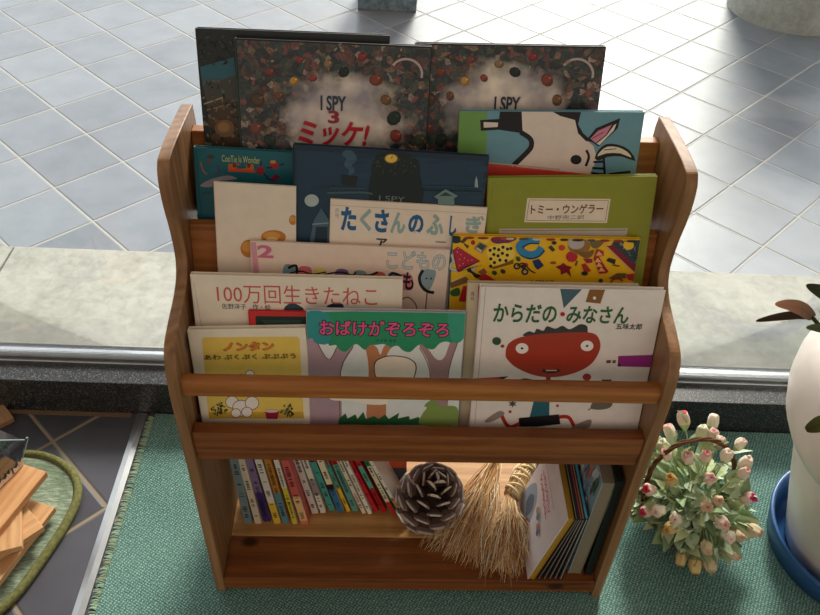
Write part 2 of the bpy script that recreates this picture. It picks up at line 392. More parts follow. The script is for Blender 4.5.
b = Book('yellow picture-puzzle book covered with small toys and a blue letter C', (452.5, 235.5), (641, 239.5), .0765, .152, .008, C(238, 186, 28), TIER2, spine=C(28, 112, 124))
z = lambda pts: zz(445, 230, 8.2, pts)
z2 = lambda pts: zz(545, 230, 8.2, pts)
b.poly(z([(60, 40), (110, 45), (130, 95), (80, 110), (50, 80)]), C(36, 48, 52), 3); b.poly(z([(120, 100), (160, 60), (200, 60), (150, 110)]), C(90, 60, 30)); b.poly(z([(155, 105), (200, 130), (185, 155), (155, 120)]), C(110, 60, 30)); b.oval((473, 242.5), 2.2, 2.4, C(170, 30, 30))
b.oval((481.5, 234.5), 6, 5, C(230, 190, 60)); b.oval((484, 239.5), 5, 3.5, C(240, 205, 60))
b.poly(z([(95, 350), (160, 330), (190, 310), (320, 285), (140, 330)]), C(140, 96, 20)); b.poly(z([(62, 165), (105, 135), (290, 255), (160, 318), (112, 348), (95, 330)]), C(120, 18, 40)); b.poly(z([(68, 160), (105, 138), (285, 250), (150, 300), (105, 325)]), C(178, 34, 60))
for p in ((100, 180), (130, 200), (120, 240), (160, 230), (190, 250), (150, 275), (120, 290), (220, 245), (110, 150)): b.oval(z([p])[0], .7, .7, C(220, 140, 150), 8)
b.poly(z([(235, 150), (285, 95), (350, 130), (300, 195)]), C(150, 120, 80)); b.poly(z([(255, 140), (290, 108), (335, 132), (305, 165)]), C(56, 70, 80)); b.poly(z([(250, 150), (300, 190), (300, 165), (265, 140)]), C(206, 190, 160))
b.poly(z([(375, 75), (420, 55), (580, 60), (560, 90), (480, 112), (400, 105)]), C(116, 40, 84), 4); b.poly(z([(430, 62), (530, 62), (490, 85)]), C(180, 60, 70), 3)
b.poly(z([(375, 300), (560, 240), (560, 275), (395, 320)]), C(130, 92, 30)); b.poly(z([(345, 150), (500, 105), (560, 150), (560, 235), (390, 300), (370, 270)]), C(240, 210, 80), 3)
for p in ((370, 165), (405, 150), (440, 160), (475, 140), (512, 155), (400, 200), (435, 210), (470, 190), (510, 205), (375, 235), (405, 265), (450, 245), (500, 250), (540, 150), (375, 295)): b.oval(z([p])[0], 1.7, 1.7, C(30, 34, 26), 10)
b.line(z([(775, 85), (700, 82), (645, 105), (612, 140), (640, 185), (700, 208), (760, 190), (795, 150)]), 7.8, C(20, 62, 90)); b.line(z([(770, 80), (700, 76), (640, 98), (605, 132), (632, 178), (700, 200), (758, 182), (790, 140)]), 6.4, C(44, 136, 188))
for p, c in (((600, 235), C(50, 90, 40)), ((405, 350), C(40, 80, 40)), ((475, 338), C(50, 60, 60)), ((760, 280), C(30, 56, 96)), ((660, 285), C(170, 70, 50)), ((640, 300), C(60, 50, 40))): b.oval(z([p])[0], 3, 2.4, c, 6, random.random())
b.poly(z([(715, 250), (770, 235), (810, 290), (760, 325), (735, 300)]), C(30, 60, 104)); 
for p in ((590, 295), (655, 340)): b.oval(z([p])[0], 3.6, 3.4, C(50, 46, 40)); b.oval(z([p])[0], 1.8, 1.7, C(190, 170, 120))
b.line(z([(590, 295), (640, 270), (700, 330), (740, 350)]), 1.4, C(80, 30, 30))
b.line(z([(195, 315), (210, 345), (260, 375), (310, 385)]), 4, C(44, 40, 34)); b.poly(z([(270, 390), (320, 350), (420, 415), (300, 425)]), C(186, 40, 36)); b.poly(z([(270, 340), (320, 310), (345, 345), (300, 370)]), C(140, 90, 60))
b.poly(z([(35, 430), (170, 380), (205, 420), (50, 475)]), C(116, 86, 56)); b.poly(z([(45, 500), (110, 470), (120, 530), (60, 540)]), C(44, 96, 44), 3); b.poly(z([(110, 580), (150, 455), (195, 460), (190, 590)]), C(176, 36, 40)); b.line(z([(60, 420), (190, 350), (240, 400)]), 1.5, C(236, 206, 80))
b.oval((571.6, 256.5), 6, 5.5, C(186, 36, 48), 9); b.oval((561.8, 247.5), 3.5, 3, C(196, 70, 30), 7); b.poly(z2([(25, 140), (50, 122), (85, 160), (60, 178)]), C(56, 64, 40)); b.oval((554, 242.6), 2.6, 1.8, C(40, 44, 40))
b.poly(z2([(85, 300), (125, 285), (150, 268), (180, 290), (220, 300), (200, 325), (215, 385), (175, 345), (130, 365), (125, 325)]), C(136, 26, 40)); b.oval((553, 262.5), 3.2, 1.5, C(140, 90, 30), 7)
b.oval((579, 246), 11, 8, C(150, 110, 60)); b.poly(z2([(230, 160), (330, 180), (400, 160), (380, 215), (320, 225)]), C(128, 92, 40), 3); b.oval((576, 243), 8.3, 6, C(188, 176, 168))
b.poly(z2([(370, 90), (480, 90), (440, 140), (390, 145)]), C(120, 100, 60), 3); b.poly(z2([(395, 225), (440, 215), (520, 340), (500, 352), (445, 358)]), C(168, 34, 40)); b.poly(z2([(420, 150), (480, 170), (480, 210), (400, 220)]), C(170, 60, 40))
for p in ((440, 190), (430, 245), (440, 282), (460, 320)): q = z2([p])[0]; b.poly([(q[0]-3, q[1]+2), (q[0], q[1]-2.4), (q[0]+4, q[1]+2)], C(236, 180, 120))
b.poly(z2([(500, 250), (520, 225), (580, 240), (570, 280)]), C(34, 46, 44)); b.poly(z2([(540, 285), (570, 280), (615, 290), (600, 300)]), C(110, 84, 30)); b.poly(z2([(310, 230), (390, 235), (385, 265), (340, 270)]), C(150, 30, 70)); b.poly(z2([(298, 280), (330, 270), (378, 335), (320, 345)]), C(176, 50, 40)); b.oval((584.5, 273), 3.5, 2.3, C(40, 50, 44), 8); b.line(z2([(262, 250), (250, 290)]), 2, C(96, 80, 40), 0)
b.poly(z2([(540, 100), (780, 80), (735, 340), (500, 130)]), C(44, 64, 66)); b.poly(z2([(505, 130), (545, 105), (740, 290), (735, 345)]), C(126, 26, 44)); b.line(z2([(500, 130), (735, 352)]), 1.3, C(214, 170, 110), 0)
for i in range(40): q = random.random(); w_ = random.random(); b.oval(z2([(600+150*q, 100+150*w_*q+40*q)])[0], 1, .9, random.choice([C(110, 120, 110), C(30, 44, 46), C(150, 150, 130)]), 6)
b.oval((628.2, 244.6), 5.4, 4.7, C(236, 186, 40)); b.poly(z2([(490, 85), (550, 85), (540, 120), (500, 120)]), C(230, 180, 60), 3)
b.poly(z2([(520, 390), (590, 350), (660, 350), (660, 390), (550, 400)]), C(110, 80, 50)); b.line(z2([(525, 445), (560, 400), (620, 400), (660, 445)]), 1.5, C(140, 50, 30)); b.poly(z2([(660, 360), (735, 350), (715, 430), (680, 400)]), C(170, 40, 40)); b.oval((600.6, 280.3), 2, 2.4, C(70, 54, 30))
b.oval((627, 284), 8, 4.5, C(240, 170, 40)); b.line([(583, 283.6), (556, 283.6)], .5, C(120, 80, 20), 0)
b.text('A CIENNT', (529.5, 283.2), (553.5, 280), C(60, 40, 20), .01)
for i in range(14): b.oval((456+i*13.5, 237+i*.28), 4+random.random()*2, 1.3, random.choice([C(40, 40, 40), C(150, 40, 40), C(206, 190, 150), C(230, 190, 60), C(60, 80, 90)]), 8)
b.done()

b = Book('cream booklet with blue and grey brush-lettered title, in front of the dark blue night-scene book', (330.5, 199), (487.5, 208), .0852, .150, .003, C(236, 216, 196), TIER2, hard=False)
b.line([(331, 205), (486, 214)], .5, C(196, 172, 150), 0)
BL, GR = C(36, 96, 140), C(150, 174, 170)
for ch, a_, c_, q in (('た', (341.5, 229), (356, 208.5), BL), ('く', (360.5, 229.5), (371, 210), GR), ('さ', (375, 231), (388.5, 211), BL), ('ん', (391, 232), (405.5, 213.5), GR), ('の', (408.5, 232.5), (423.5, 216), BL), ('ふ', (427, 233.5), (444, 215.5), GR), ('し', (449, 235), (457, 217), BL), ('ぎ', (465.5, 232), (483.5, 217), GR)): b.text(ch, a_, c_, q, .045)
b.text('ア', (376.5, 246.5), (387, 239), C(50, 36, 30), .03); b.text('月', (335, 212.5), (338.5, 208.5), C(170, 176, 170)); b.text('刊', (335, 217.5), (338.5, 213.5), C(170, 176, 170))
b.line([(435.5, 241.7), (446, 242.3)], 1.4, C(150, 132, 116), 0)
b.done()

b = Book('plain cream paperback with two golden bread rolls, left of the middle tier', (213.5, 182), (296, 187), .0845, .175, .004, C(232, 214, 194), TIER2, hard=False)
for c, rx, ry in (((249, 248.5), 8.5, 9), ((273.5, 237), 12.5, 7), ((293, 220), 4, 5)): b.oval(c, rx, ry, C(190, 120, 44)); b.oval((c[0]-rx*.15, c[1]-ry*.2), rx*.7, ry*.55, C(214, 148, 66))
b.oval((272, 239), 6, 2, C(226, 190, 130))
b.done()

b = Book('dark blue hardback showing a rooftop scene at night, middle of the middle tier', (293, 144.5), (489.5, 156.5), .0890, .235, .0085, C(24, 44, 62), TIER2)
z = lambda pts: zz(290, 140, 4, pts)
b.poly(z([(25, 40), (780, 85), (765, 260), (30, 410)]), C(30, 58, 78))
for i in range(16): x = random.uniform(30, 720); y_ = random.uniform(60, 230); b.poly(z([(x, y_+8), (x+60, y_-6), (x+130, y_-2), (x+60, y_+10)]), random.choice([C(36, 66, 86), C(28, 52, 72), C(33, 62, 82)]), 4)
for i in range(9): q = z([(240+8*math.sin(i*1.3), 135-i*10)])[0]; b.oval(q, 2.2+i*.5, 1.8+i*.28, [C(50, 80, 100), C(62, 90, 108), C(56, 86, 104)][i % 3], 12)
b.poly(z([(325, 130), (330, 95), (345, 60), (410, 45), (470, 55), (515, 85), (520, 140), (525, 270), (325, 270)]), C(20, 34, 34), 2)
for i in range(60): b.oval(z([(random.uniform(335, 500), random.uniform(70, 135))])[0], 1.2, .8, random.choice([C(44, 54, 44), C(70, 66, 44), C(30, 44, 40)]), 6, random.random()*3)
b.oval((391.3, 158.2), 7.2, 5, C(120, 96, 50)); b.oval((391.3, 158.2), 5.8, 4, C(232, 190, 84)); b.line([(391.3, 158.5), (392.5, 155.5)], .7, K, 0)
b.poly(z([(205, 140), (270, 145), (262, 185), (210, 180)]), C(28, 36, 40)); b.line(z([(150, 210), (290, 208), (330, 215)]), 2, C(70, 90, 96)); b.line(z([(160, 190), (300, 192)]), .7, C(70, 90, 96), 0)
for x in range(165, 300, 16): b.line(z([(x, 188), (x, 210)]), .5, C(60, 80, 88), 0)
b.line(z([(525, 182), (770, 190)]), .8, C(50, 80, 90), 0); b.line(z([(525, 200), (770, 205)]), .8, C(24, 40, 46), 0)
for x in range(540, 760, 20): b.line(z([(x, 182), (x, 202)]), .5, C(30, 50, 58), 0)
b.poly(z([(575, 225), (622, 195), (672, 222), (655, 232), (660, 270), (590, 270), (592, 235)]), C(110, 134, 130)); b.poly(z([(598, 222), (622, 206), (650, 222)]), C(44, 66, 68)); b.poly(z([(738, 186), (740, 160), (745, 142), (750, 160), (752, 188)]), C(150, 166, 166))
b.oval((311.8, 200), 7.2, 6.2, C(170, 182, 176)); b.poly(z([(80, 400), (95, 320), (125, 270), (155, 315), (160, 430), (80, 430)]), C(70, 96, 112)); b.poly(z([(95, 420), (105, 345), (150, 345), (150, 430)]), C(30, 48, 62)); b.line(z([(90, 335), (155, 330)]), 1.2, C(130, 150, 156), 0)
b.text('I SPY', (379, 200.5), (405, 196.3), C(110, 122, 118), .0)
b.done()

b = Book('olive green picture book with a framed cream title label, right of the middle tier', (488, 178), (658, 176), .0886, .205, .0085, C(142, 144, 42), TIER2)
z = lambda pts: zz(450, 100, 3.905, pts)
b.line(z([(170, 318), (140, 540)]), .6, C(120, 128, 30), 0)
b.poly(z([(302, 383), (627, 386), (613, 480), (290, 477)]), C(232, 214, 190))
for q in ([(310, 390), (619, 393)], [(619, 393), (606, 473)], [(606, 473), (298, 470)], [(298, 470), (310, 390)]): b.line(z(q), .5, C(140, 90, 80), 0)
b.poly(z([(193, 502), (694, 500), (680, 580), (180, 580)]), C(186, 178, 160)); b.line(z([(200, 510), (688, 508)]), .8, C(130, 124, 110), 0)
b.text('トミー・ウンゲラー', (530.7, 214), (603.7, 204), C(110, 40, 40), .02); b.text('中野完二訳', (547.5, 219.6), (584.5, 214.8), C(70, 56, 50), .0)
b.done()

# ---- back tier
b = Book('teal picture book with tiny red creatures, left of the back tier', (193, 147), (296, 153), .1185, .185, .009, C(22, 96, 108), TIER3)
z = lambda pts: zz(180, 130, 6.833, pts)
b.line(z([(110, 130), (145, 590)]), .8, C(16, 74, 86), 0)
b.poly(z([(330, 235), (380, 225), (420, 240), (500, 235), (510, 290), (330, 285)]), C(196, 96, 40)); b.poly(z([(385, 240), (450, 238), (455, 262), (385, 265)]), C(22, 92, 110)); b.line(z([(330, 275), (515, 282)]), 2, C(206, 70, 40), 0)
b.oval(z([(372, 240)])[0], 2, 2.4, C(120, 40, 30)); b.oval(z([(470, 242)])[0], 2, 2.4, C(120, 40, 30))
b.oval((260.5, 170.5), 4, 4.2, C(150, 30, 40)); b.line(z([(553, 245), (556, 215)]), 1.4, C(40, 34, 60), 0); b.line(z([(575, 295), (600, 330), (640, 350)]), 1.4, C(40, 34, 50)); b.oval((274.5, 165.5), 4.8, 3.6, C(156, 34, 44), 12, .3); b.oval((273, 161.8), 3, 1.8, C(196, 140, 60)); b.line(z([(590, 258), (630, 255)]), 1.6, C(40, 34, 60), 0); b.line(z([(680, 240), (712, 230)]), 1.6, C(40, 34, 60), 0); b.poly(z([(610, 350), (650, 300), (690, 320), (650, 355)]), C(110, 30, 50))
b.oval((210.5, 157), 3.6, 2.2, C(60, 60, 62)); b.oval((209, 161), 2, 3, C(96, 70, 70)); b.line(z([(140, 215), (160, 280), (185, 300)]), 1.8, C(140, 100, 60)); b.line(z([(255, 240), (270, 290), (240, 300)]), 1.6, C(70, 60, 96)); b.poly(z([(140, 385), (160, 360), (230, 330), (330, 310), (390, 335), (235, 350), (220, 388)]), C(150, 140, 150), 3); b.line(z([(150, 435), (210, 425)]), 1, C(60, 50, 60), 0)
b.text('CooTie Is Wonder', (222, 161.5), (260, 157), C(190, 196, 110), .0)
b.done()

b = Book('red book lying tilted, just its top edge showing between the olive and the cow books', (486.5, 164.5), (600, 175.5), .1175, .14, .003, C(206, 62, 50), TIER3)
b.done()

b = Book('blue picture book with a black and white cow, right of the back tier', (459.5, 111), (645, 112), .1215, .235, .009, C(108, 154, 168), TIER3, spine=C(112, 156, 80))
z = lambda pts: zz(450, 100, 3.905, pts)
b.poly(z([(36, 44), (145, 44), (140, 300), (20, 300)]), C(112, 156, 80))
b.poly(z([(278, 42), (405, 42), (490, 75), (505, 130), (560, 180), (575, 230), (545, 290), (200, 300), (255, 245), (318, 200), (322, 155), (280, 130)]), C(226, 208, 194))
b.poly(z([(195, 42), (280, 42), (284, 130), (192, 116), (120, 120), (118, 78), (192, 74)]), K); b.poly(z([(131, 86), (188, 88), (186, 105), (132, 108)]), C(226, 208, 194))
b.line(z([(275, 125), (312, 150), (318, 178), (300, 205), (248, 255)]), 5, K); b.poly(z([(402, 42), (512, 42), (500, 95), (520, 130), (560, 165), (530, 160), (500, 130), (488, 78), (430, 62)]), K)
b.poly(z([(536, 152), (570, 110), (665, 70), (655, 110), (580, 182)]), K); b.poly(z([(548, 150), (578, 120), (632, 96), (610, 135), (568, 168)]), C(206, 130, 150)); b.poly(z([(572, 170), (612, 138), (640, 98), (650, 92), (640, 118), (584, 176)]), C(228, 214, 196)); b.line(z([(555, 150), (600, 125)]), .8, C(150, 30, 50), 0)
b.poly(z([(565, 228), (580, 195), (610, 172), (655, 174), (700, 195), (724, 238), (670, 220), (615, 222), (585, 235)]), K, 2); b.poly(z([(575, 220), (590, 198), (615, 182), (655, 184), (692, 202), (708, 225), (665, 208), (610, 208)]), C(230, 216, 190), 2); b.line(z([(600, 195), (650, 190)]), .8, K, 0)
b.oval((576, 159.6), 5.6, 4.8, K); b.line(z([(532, 195), (542, 222), (530, 258)]), 2.6, K); b.line(z([(560, 242), (600, 240)]), 2.2, K, 0); b.line(z([(555, 265), (605, 268)]), 2.2, K, 0); b.line(z([(552, 285), (600, 290)]), 2.2, K, 0); b.line(z([(600, 225), (604, 290)]), 2.2, K, 0); b.line(z([(620, 290), (670, 284), (705, 280)]), 2.4, K)
b.line([(486, 162.5), (504, 164), (560, 169.5)], 1.4, C(196, 172, 150), 0)
b.done()

def collage_material(name, cloud, rad, seed):
    """photo of heaped ornaments: dark jumbled cells around a pale misty middle"""
    t = NT(name); v = t.coord('Object', (1, 1, 1), loc=(seed*.31, 0, seed*.17))
    warp = t.n('ShaderNodeTexNoise'); t.l(v, warp.inputs['Vector']); warp.inputs['Scale'].default_value = 45
    vv = t.n('ShaderNodeVectorMath', operation='MULTIPLY_ADD'); t.l(warp.outputs['Color'], vv.inputs[0]); vv.inputs[1].default_value = (.018,)*3; t.l(v, vv.inputs[2])
    vo = t.n('ShaderNodeTexVoronoi'); t.l(vv.outputs[0], vo.inputs['Vector']); vo.inputs['Scale'].default_value = 150
    sep = t.n('ShaderNodeSeparateColor'); t.l(vo.outputs['Color'], sep.inputs[0])
    pal = t.ramp(sep.outputs[0], [(0, C(44, 54, 50)), (.16, C(34, 36, 40)), (.32, C(80, 58, 52)), (.45, C(46, 62, 58)), (.58, C(112, 66, 60)), (.66, C(70, 68, 60)), (.80, C(116, 92, 72)), (.88, C(38, 46, 54)), (.96, C(140, 120, 106))], 'CONSTANT')
    fine = t.noise(vv.outputs[0], 320, 4)
    shade = t.ramp(vo.outputs['Distance'], [(0, (1.2, 1.2, 1.2, 1)), (.55, (.4, .4, .4, 1))])
    col = t.mix(1, pal, t.ramp(fine, [(.3, (.4, .4, .4, 1)), (.7, (1.5, 1.5, 1.5, 1))]), 'MULTIPLY')
    sx_ = t.n('ShaderNodeSeparateXYZ'); t.l(t.coord('Object'), sx_.inputs[0])
    dx = t.math('DIVIDE', t.math('SUBTRACT', sx_.outputs[0], cloud[0]), rad[0]); dz = t.math('DIVIDE', t.math('SUBTRACT', sx_.outputs[2], cloud[1]), rad[1])
    d = t.math('SQRT', t.math('ADD', t.math('MULTIPLY', dx, dx), t.math('MULTIPLY', dz, dz)))
    d = t.math('ADD', d, t.math('MULTIPLY', t.math('SUBTRACT', t.noise(v, 26, 4), .5), 1.1))
    m = t.ramp(d, [(.62, (1, 1, 1, 1)), (1.15, (0, 0, 0, 1))])
    mist = t.ramp(t.noise(v, 20, 3), [(.35, C(150, 140, 146)), (.65, C(236, 220, 200))])
    t.bsdf(t.mix(m, col, mist), .35, .5); return t.m

def ornament_book(label, tl, tr, y0, cloud_px, title, seed, shift):
    b = Book(label, tl, tr, y0, .30, .009, C(30, 32, 34), TIER3, spine=C(40, 90, 80))
    cx, cz = b.uv(*cloud_px)
    mb = MB(); mb.add([(.002, -.0003, .002), (b.w-.001, -.0003, .002), (b.w-.001, -.0003, b.h-.002), (.002, -.0003, b.h-.002)], [(0, 1, 2, 3)])
    mb.build('cover_photo', collage_material('ornament collage', (cx, cz), (.080, .060), seed), b.root)
    s = lambda p: (p[0]+shift[0], p[1]+shift[1])
    b.line([s(p) for p in ((245, 80), (243, 68), (252, 66), (260, 84))], 2, C(150, 104, 96)); b.line([s(p) for p in ((245, 80), (243, 68), (252, 66))], .7, C(190, 60, 56))
    for i in range(11):
        a = R(200+i*17); b.line([s((406, 72)), s((406+14*math.cos(a), 72+13*math.sin(a)))], .9, C(140, 60, 60), 0)
    b.line([s((406+16*math.cos(R(q)), 74+15*math.sin(R(q)))) for q in range(215, 395, 20)], 2.4, C(186, 160, 156))
    for p, r, c in (((294, 81), 5, C(190, 140, 60)), ((313, 78), 4.4, C(140, 62, 56)), ((362, 57), 5, C(140, 44, 52)), ((328, 64), 5, C(140, 110, 80)), ((270, 72), 5, C(120, 60, 44)), ((258, 100), 8, C(84, 62, 44)), ((279, 96), 5, C(110, 70, 48)), ((376, 80), 7, C(130, 64, 46)), ((300, 60), 4, C(130, 60, 50)), ((396, 136), 7, C(136, 60, 52)), ((256, 128), 7, C(120, 66, 54)), ((420, 140), 7, C(60, 70, 50)), ((394, 118), 8, C(30, 46, 36)), ((344, 72), 6, C(30, 40, 38)), ((386, 100), 6, C(120, 84, 54)), ((270, 140), 7, C(40, 50, 40))):
        if -20 < p[0] < 1000:
            b.oval(s(p), r, r*.85, tuple(q*.6 for q in c[:3])+(1,), 9, seed+p[0]); b.oval(s((p[0]-.8, p[1]-.8)), r*.7, r*.6, c, 9, p[0])
            b.oval(s((p[0]+r*.4, p[1]-r*.3)), r*.22, r*.18, tuple(min(1, q*2.2) for q in c[:3])+(1,), 6)
    for i in range(46):
        a = random.random()*6.28; q = 1+random.random()*.55
        b.oval((cloud_px[0]+q*72*math.cos(a), cloud_px[1]-10+q*50*math.sin(a)), 1+random.random()*2.4, .8+random.random()*1.2, random.choice([C(90, 52, 44), C(40, 56, 40), C(140, 110, 84), C(70, 50, 40), C(30, 34, 36), C(150, 130, 116), C(130, 60, 40)]), 7, random.random()*3)
    for tx in title: b.text(*tx)
    b.done()
ornament_book('dark hardback covered in heaped ornaments with a red kana title, back tier', (234.5, 38), (432, 46.5), .1335, (343, 122), [('I SPY', (321, 109.5), (345.5, 96.5), C(44, 60, 78), .028), ('3', (329, 122.5), (338.5, 111), C(150, 34, 50), .03), ('ミッケ!', (299, 144), (369, 123), C(186, 30, 48), .03, None, 0, .25)], 1, (0, 0))
ornament_book('dark ornament-heaped hardback partly hidden by the cow book, right end of the back tier', (415, 43), (606.5, 46.5), .1445, (505, 110), [('I SPY', (494, 110.5), (520, 97), C(50, 58, 70), .028)], 2, (171, 0))

b = Book('dark tall hardback with a teal strip, half hidden at the back left', (195, 28), (390, 35.5), .1445, .30, .009, C(34, 40, 42), TIER3)
b.poly([(200, 67), (234, 57), (236, 75), (203, 86)], C(44, 92, 104)); b.poly([(203, 86), (236, 75), (240, 100), (208, 108)], C(66, 66, 60))
b.poly([(207, 108), (226, 98), (240, 102), (242, 150), (212, 150)], C(70, 52, 38)); b.line([(204, 104), (224, 97)], 1.4, C(150, 134, 110), 0); b.line([(207, 110), (230, 104)], .8, C(140, 124, 104), 0)
for i in range(90):
    x = random.uniform(203, 240); y_ = random.uniform(80, 150); b.oval((x, y_), 1+random.random()*2, .8+random.random(), random.choice([C(96, 80, 58), C(40, 44, 40), C(120, 100, 70), C(26, 28, 30), C(84, 96, 84)]), 7, random.random()*3)
for i in range(30):
    x = random.uniform(200, 240); y_ = random.uniform(36, 64); b.oval((x, y_), 1+random.random()*2.5, .8+random.random(), random.choice([C(48, 58, 56), C(24, 28, 32), C(60, 66, 60)]), 7, random.random()*3)
b.oval((225, 128), 10, 9, C(110, 78, 46)); b.oval((224, 127), 6, 5, C(140, 104, 62)); b.oval((216, 137), 5, 4, C(84, 60, 40))
b.done()
# ------------------------------------------------------------------ bookcase
WX = wood('dark oiled pine, grain along the rails', 'x', seed=1)
WD = wood('darker oiled pine, grain along the boards', 'x', ((82, 42, 14), (122, 68, 28), (152, 94, 42)), seed=3)  # same pine, shade on the low front boards put into the tones
WZ = wood('dark oiled pine, grain up the panels', 'z', ((108, 74, 46), (142, 102, 66), (170, 128, 88)), seed=2)
case = thing('bookcase', 'tiered pine display bookcase with curved sides standing on the teal rug', 'bookcase', SM)
XL, XR, PT = -.295, .298, .0145
front = [(0, 0), (-.001, .15), (-.002, .30), (-.004, .42), (-.004, .47), (-.001, .505), (.006, .527), (.018, .5405), (.045, .549), (.083, .557), (.106, .568), (.117, .585), (.1195, .605), (.1175, .635), (.1125, .665), (.1105, .69), (.113, .712), (.120, .7235), (.130, .7285), (.17, .7305), (.252, .7275), (.259, .722), (.262, .71)]
def side_outline(z0):
    f = [(y, z) if z > 0 else (y, z0) for y, z in front]
    pts = smooth_loop(f, 4, False)
    return pts + [(.264, .35), (.264, z0)]
for x0, z0 in ((XL-PT, .0036), (XR, -.0032)):
    MB().prism(side_outline(-z0 if False else z0), x0, x0+PT, 'x', b=.0012).build('side_panel', WZ, case)
def tilted(name, y0, z0, z1, t, mat, x0=XL, x1=XR):
    tn = math.tan(LEAN); a = y0+(z0-.38)*tn; c = y0+(z1-.38)*tn
    MB().prism([(a, z0), (c, z1), (c+t, z1), (a+t, z0)], x0+.0002, x1-.0002, 'x', b=.0012).build(name, mat, case)
rr = [(.0110 + (.0095*math.copysign(abs(math.cos(2*math.pi*i/24))**.6, math.cos(2*math.pi*i/24))), .4755 + .0148*math.copysign(abs(math.sin(2*math.pi*i/24))**.6, math.sin(2*math.pi*i/24))) for i in range(24)]
m = MB(); m.prism(rr, XL+.0002, XR-.0002, 'x'); m.build('front_rail', WX, case)
MB().box(XL+.0002, XR-.0002, .0005, .0200, .3586, .3955, b=.002).build('front_board', WD, case)
MB().box(XL+.0002, XR-.0002, .0030, .090, .3385, .3568, b=.0015).build('tier_floor', WD, case)
MB().box(XL+.0002, XR-.0002, .085, .150, .424, .440, b=.0015).build('tier_floor', WX, case)
MB().box(XL+.0002, XR-.0002, .132, .210, .499, .515, b=.0015).build('tier_floor', WX, case)
tilted('tier_divider', .0630, .362, .500, .011, WX)
tilted('tier_divider', .0992, .442, .6175, .0125, WX)
tilted('back_rail', .1575, .600, .705, .016, WX)
MB().box(XL+.0002, XR-.0002, .246, .258, .188, .46, b=.001).build('back_panel', WX, case)
BD = .041
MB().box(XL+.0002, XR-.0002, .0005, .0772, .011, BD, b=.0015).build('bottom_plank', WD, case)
MB().box(XL+.0002, XR-.0002, .0786, .250, .011, BD, b=.0015).build('bottom_plank', wood('sun-bleached pine, rear plank', 'x', ((140, 92, 44), (188, 138, 80), (216, 172, 112)), seed=5), case)  # lighter yellow tones paint the sunlit look of the rear plank

# ------------------------------------------------------------------ small books standing on the bottom board
def upright(label, x, y, t, h, d, lean, segs, group, name='small_book', z=BD, marks=K, yaw=0, cover_side=None):
    """spine faces the room (-y); lean > 0 tips the top to the right"""
    L = R(lean); ez = V((math.sin(L), 0, math.cos(L))); ex = V((math.cos(L), 0, -math.sin(L))); ey = V((0, 1, 0))
    M = Matrix((ex, ey, ez)).transposed().to_4x4()
    M.translation = V((x, y, z + .0002 + (t*math.sin(L) if L > 0 else 0)))
    if yaw: M = M @ Matrix.Rotation(R(yaw), 4, 'Z')
    root = thing(name, label, 'book', SM @ M, group)
    m = MB(); c0 = cover_side or segs[-1][2]
    m.box(0, .0008, .0008, d, 0, h, c0); m.box(t-.0008, t, .0008, d, 0, h, c0)
    for a, c, col in segs: m.box(0, t, 0, .0009, a*h, c*h, col)
    m.build('cover', INK, root)
    MB().box(.0008, t-.0008, .0010, d-.002, .0015, h-.002).build('page_block', PAPER, root)
    if marks is not None:
        g = MB(); q = .10*h
        while q < h*.93:
            w_ = t*random.uniform(.18, .34); hh = random.uniform(.0016, .0032)
            if random.random() < .8:
                g.add([(t/2-w_, -.0002, q), (t/2+w_, -.0002, q), (t/2+w_*.6, -.0002, q+hh), (t/2-w_, -.0002, q+hh*.8)], [(0, 1, 2, 3)], marks)
            q += hh+random.uniform(.0006, .0022)
            if random.random() < .08: q += h*.12
        g.build('spine_lettering', INK, root)
    return root
cv1 = lambda q: (230+q[0]/6.833, 440+q[1]/6.833)
cv2 = lambda q: (320+q[0]/6.833, 440+q[1]/6.833)
W_, CR_ = C(226, 218, 204), C(222, 206, 180)
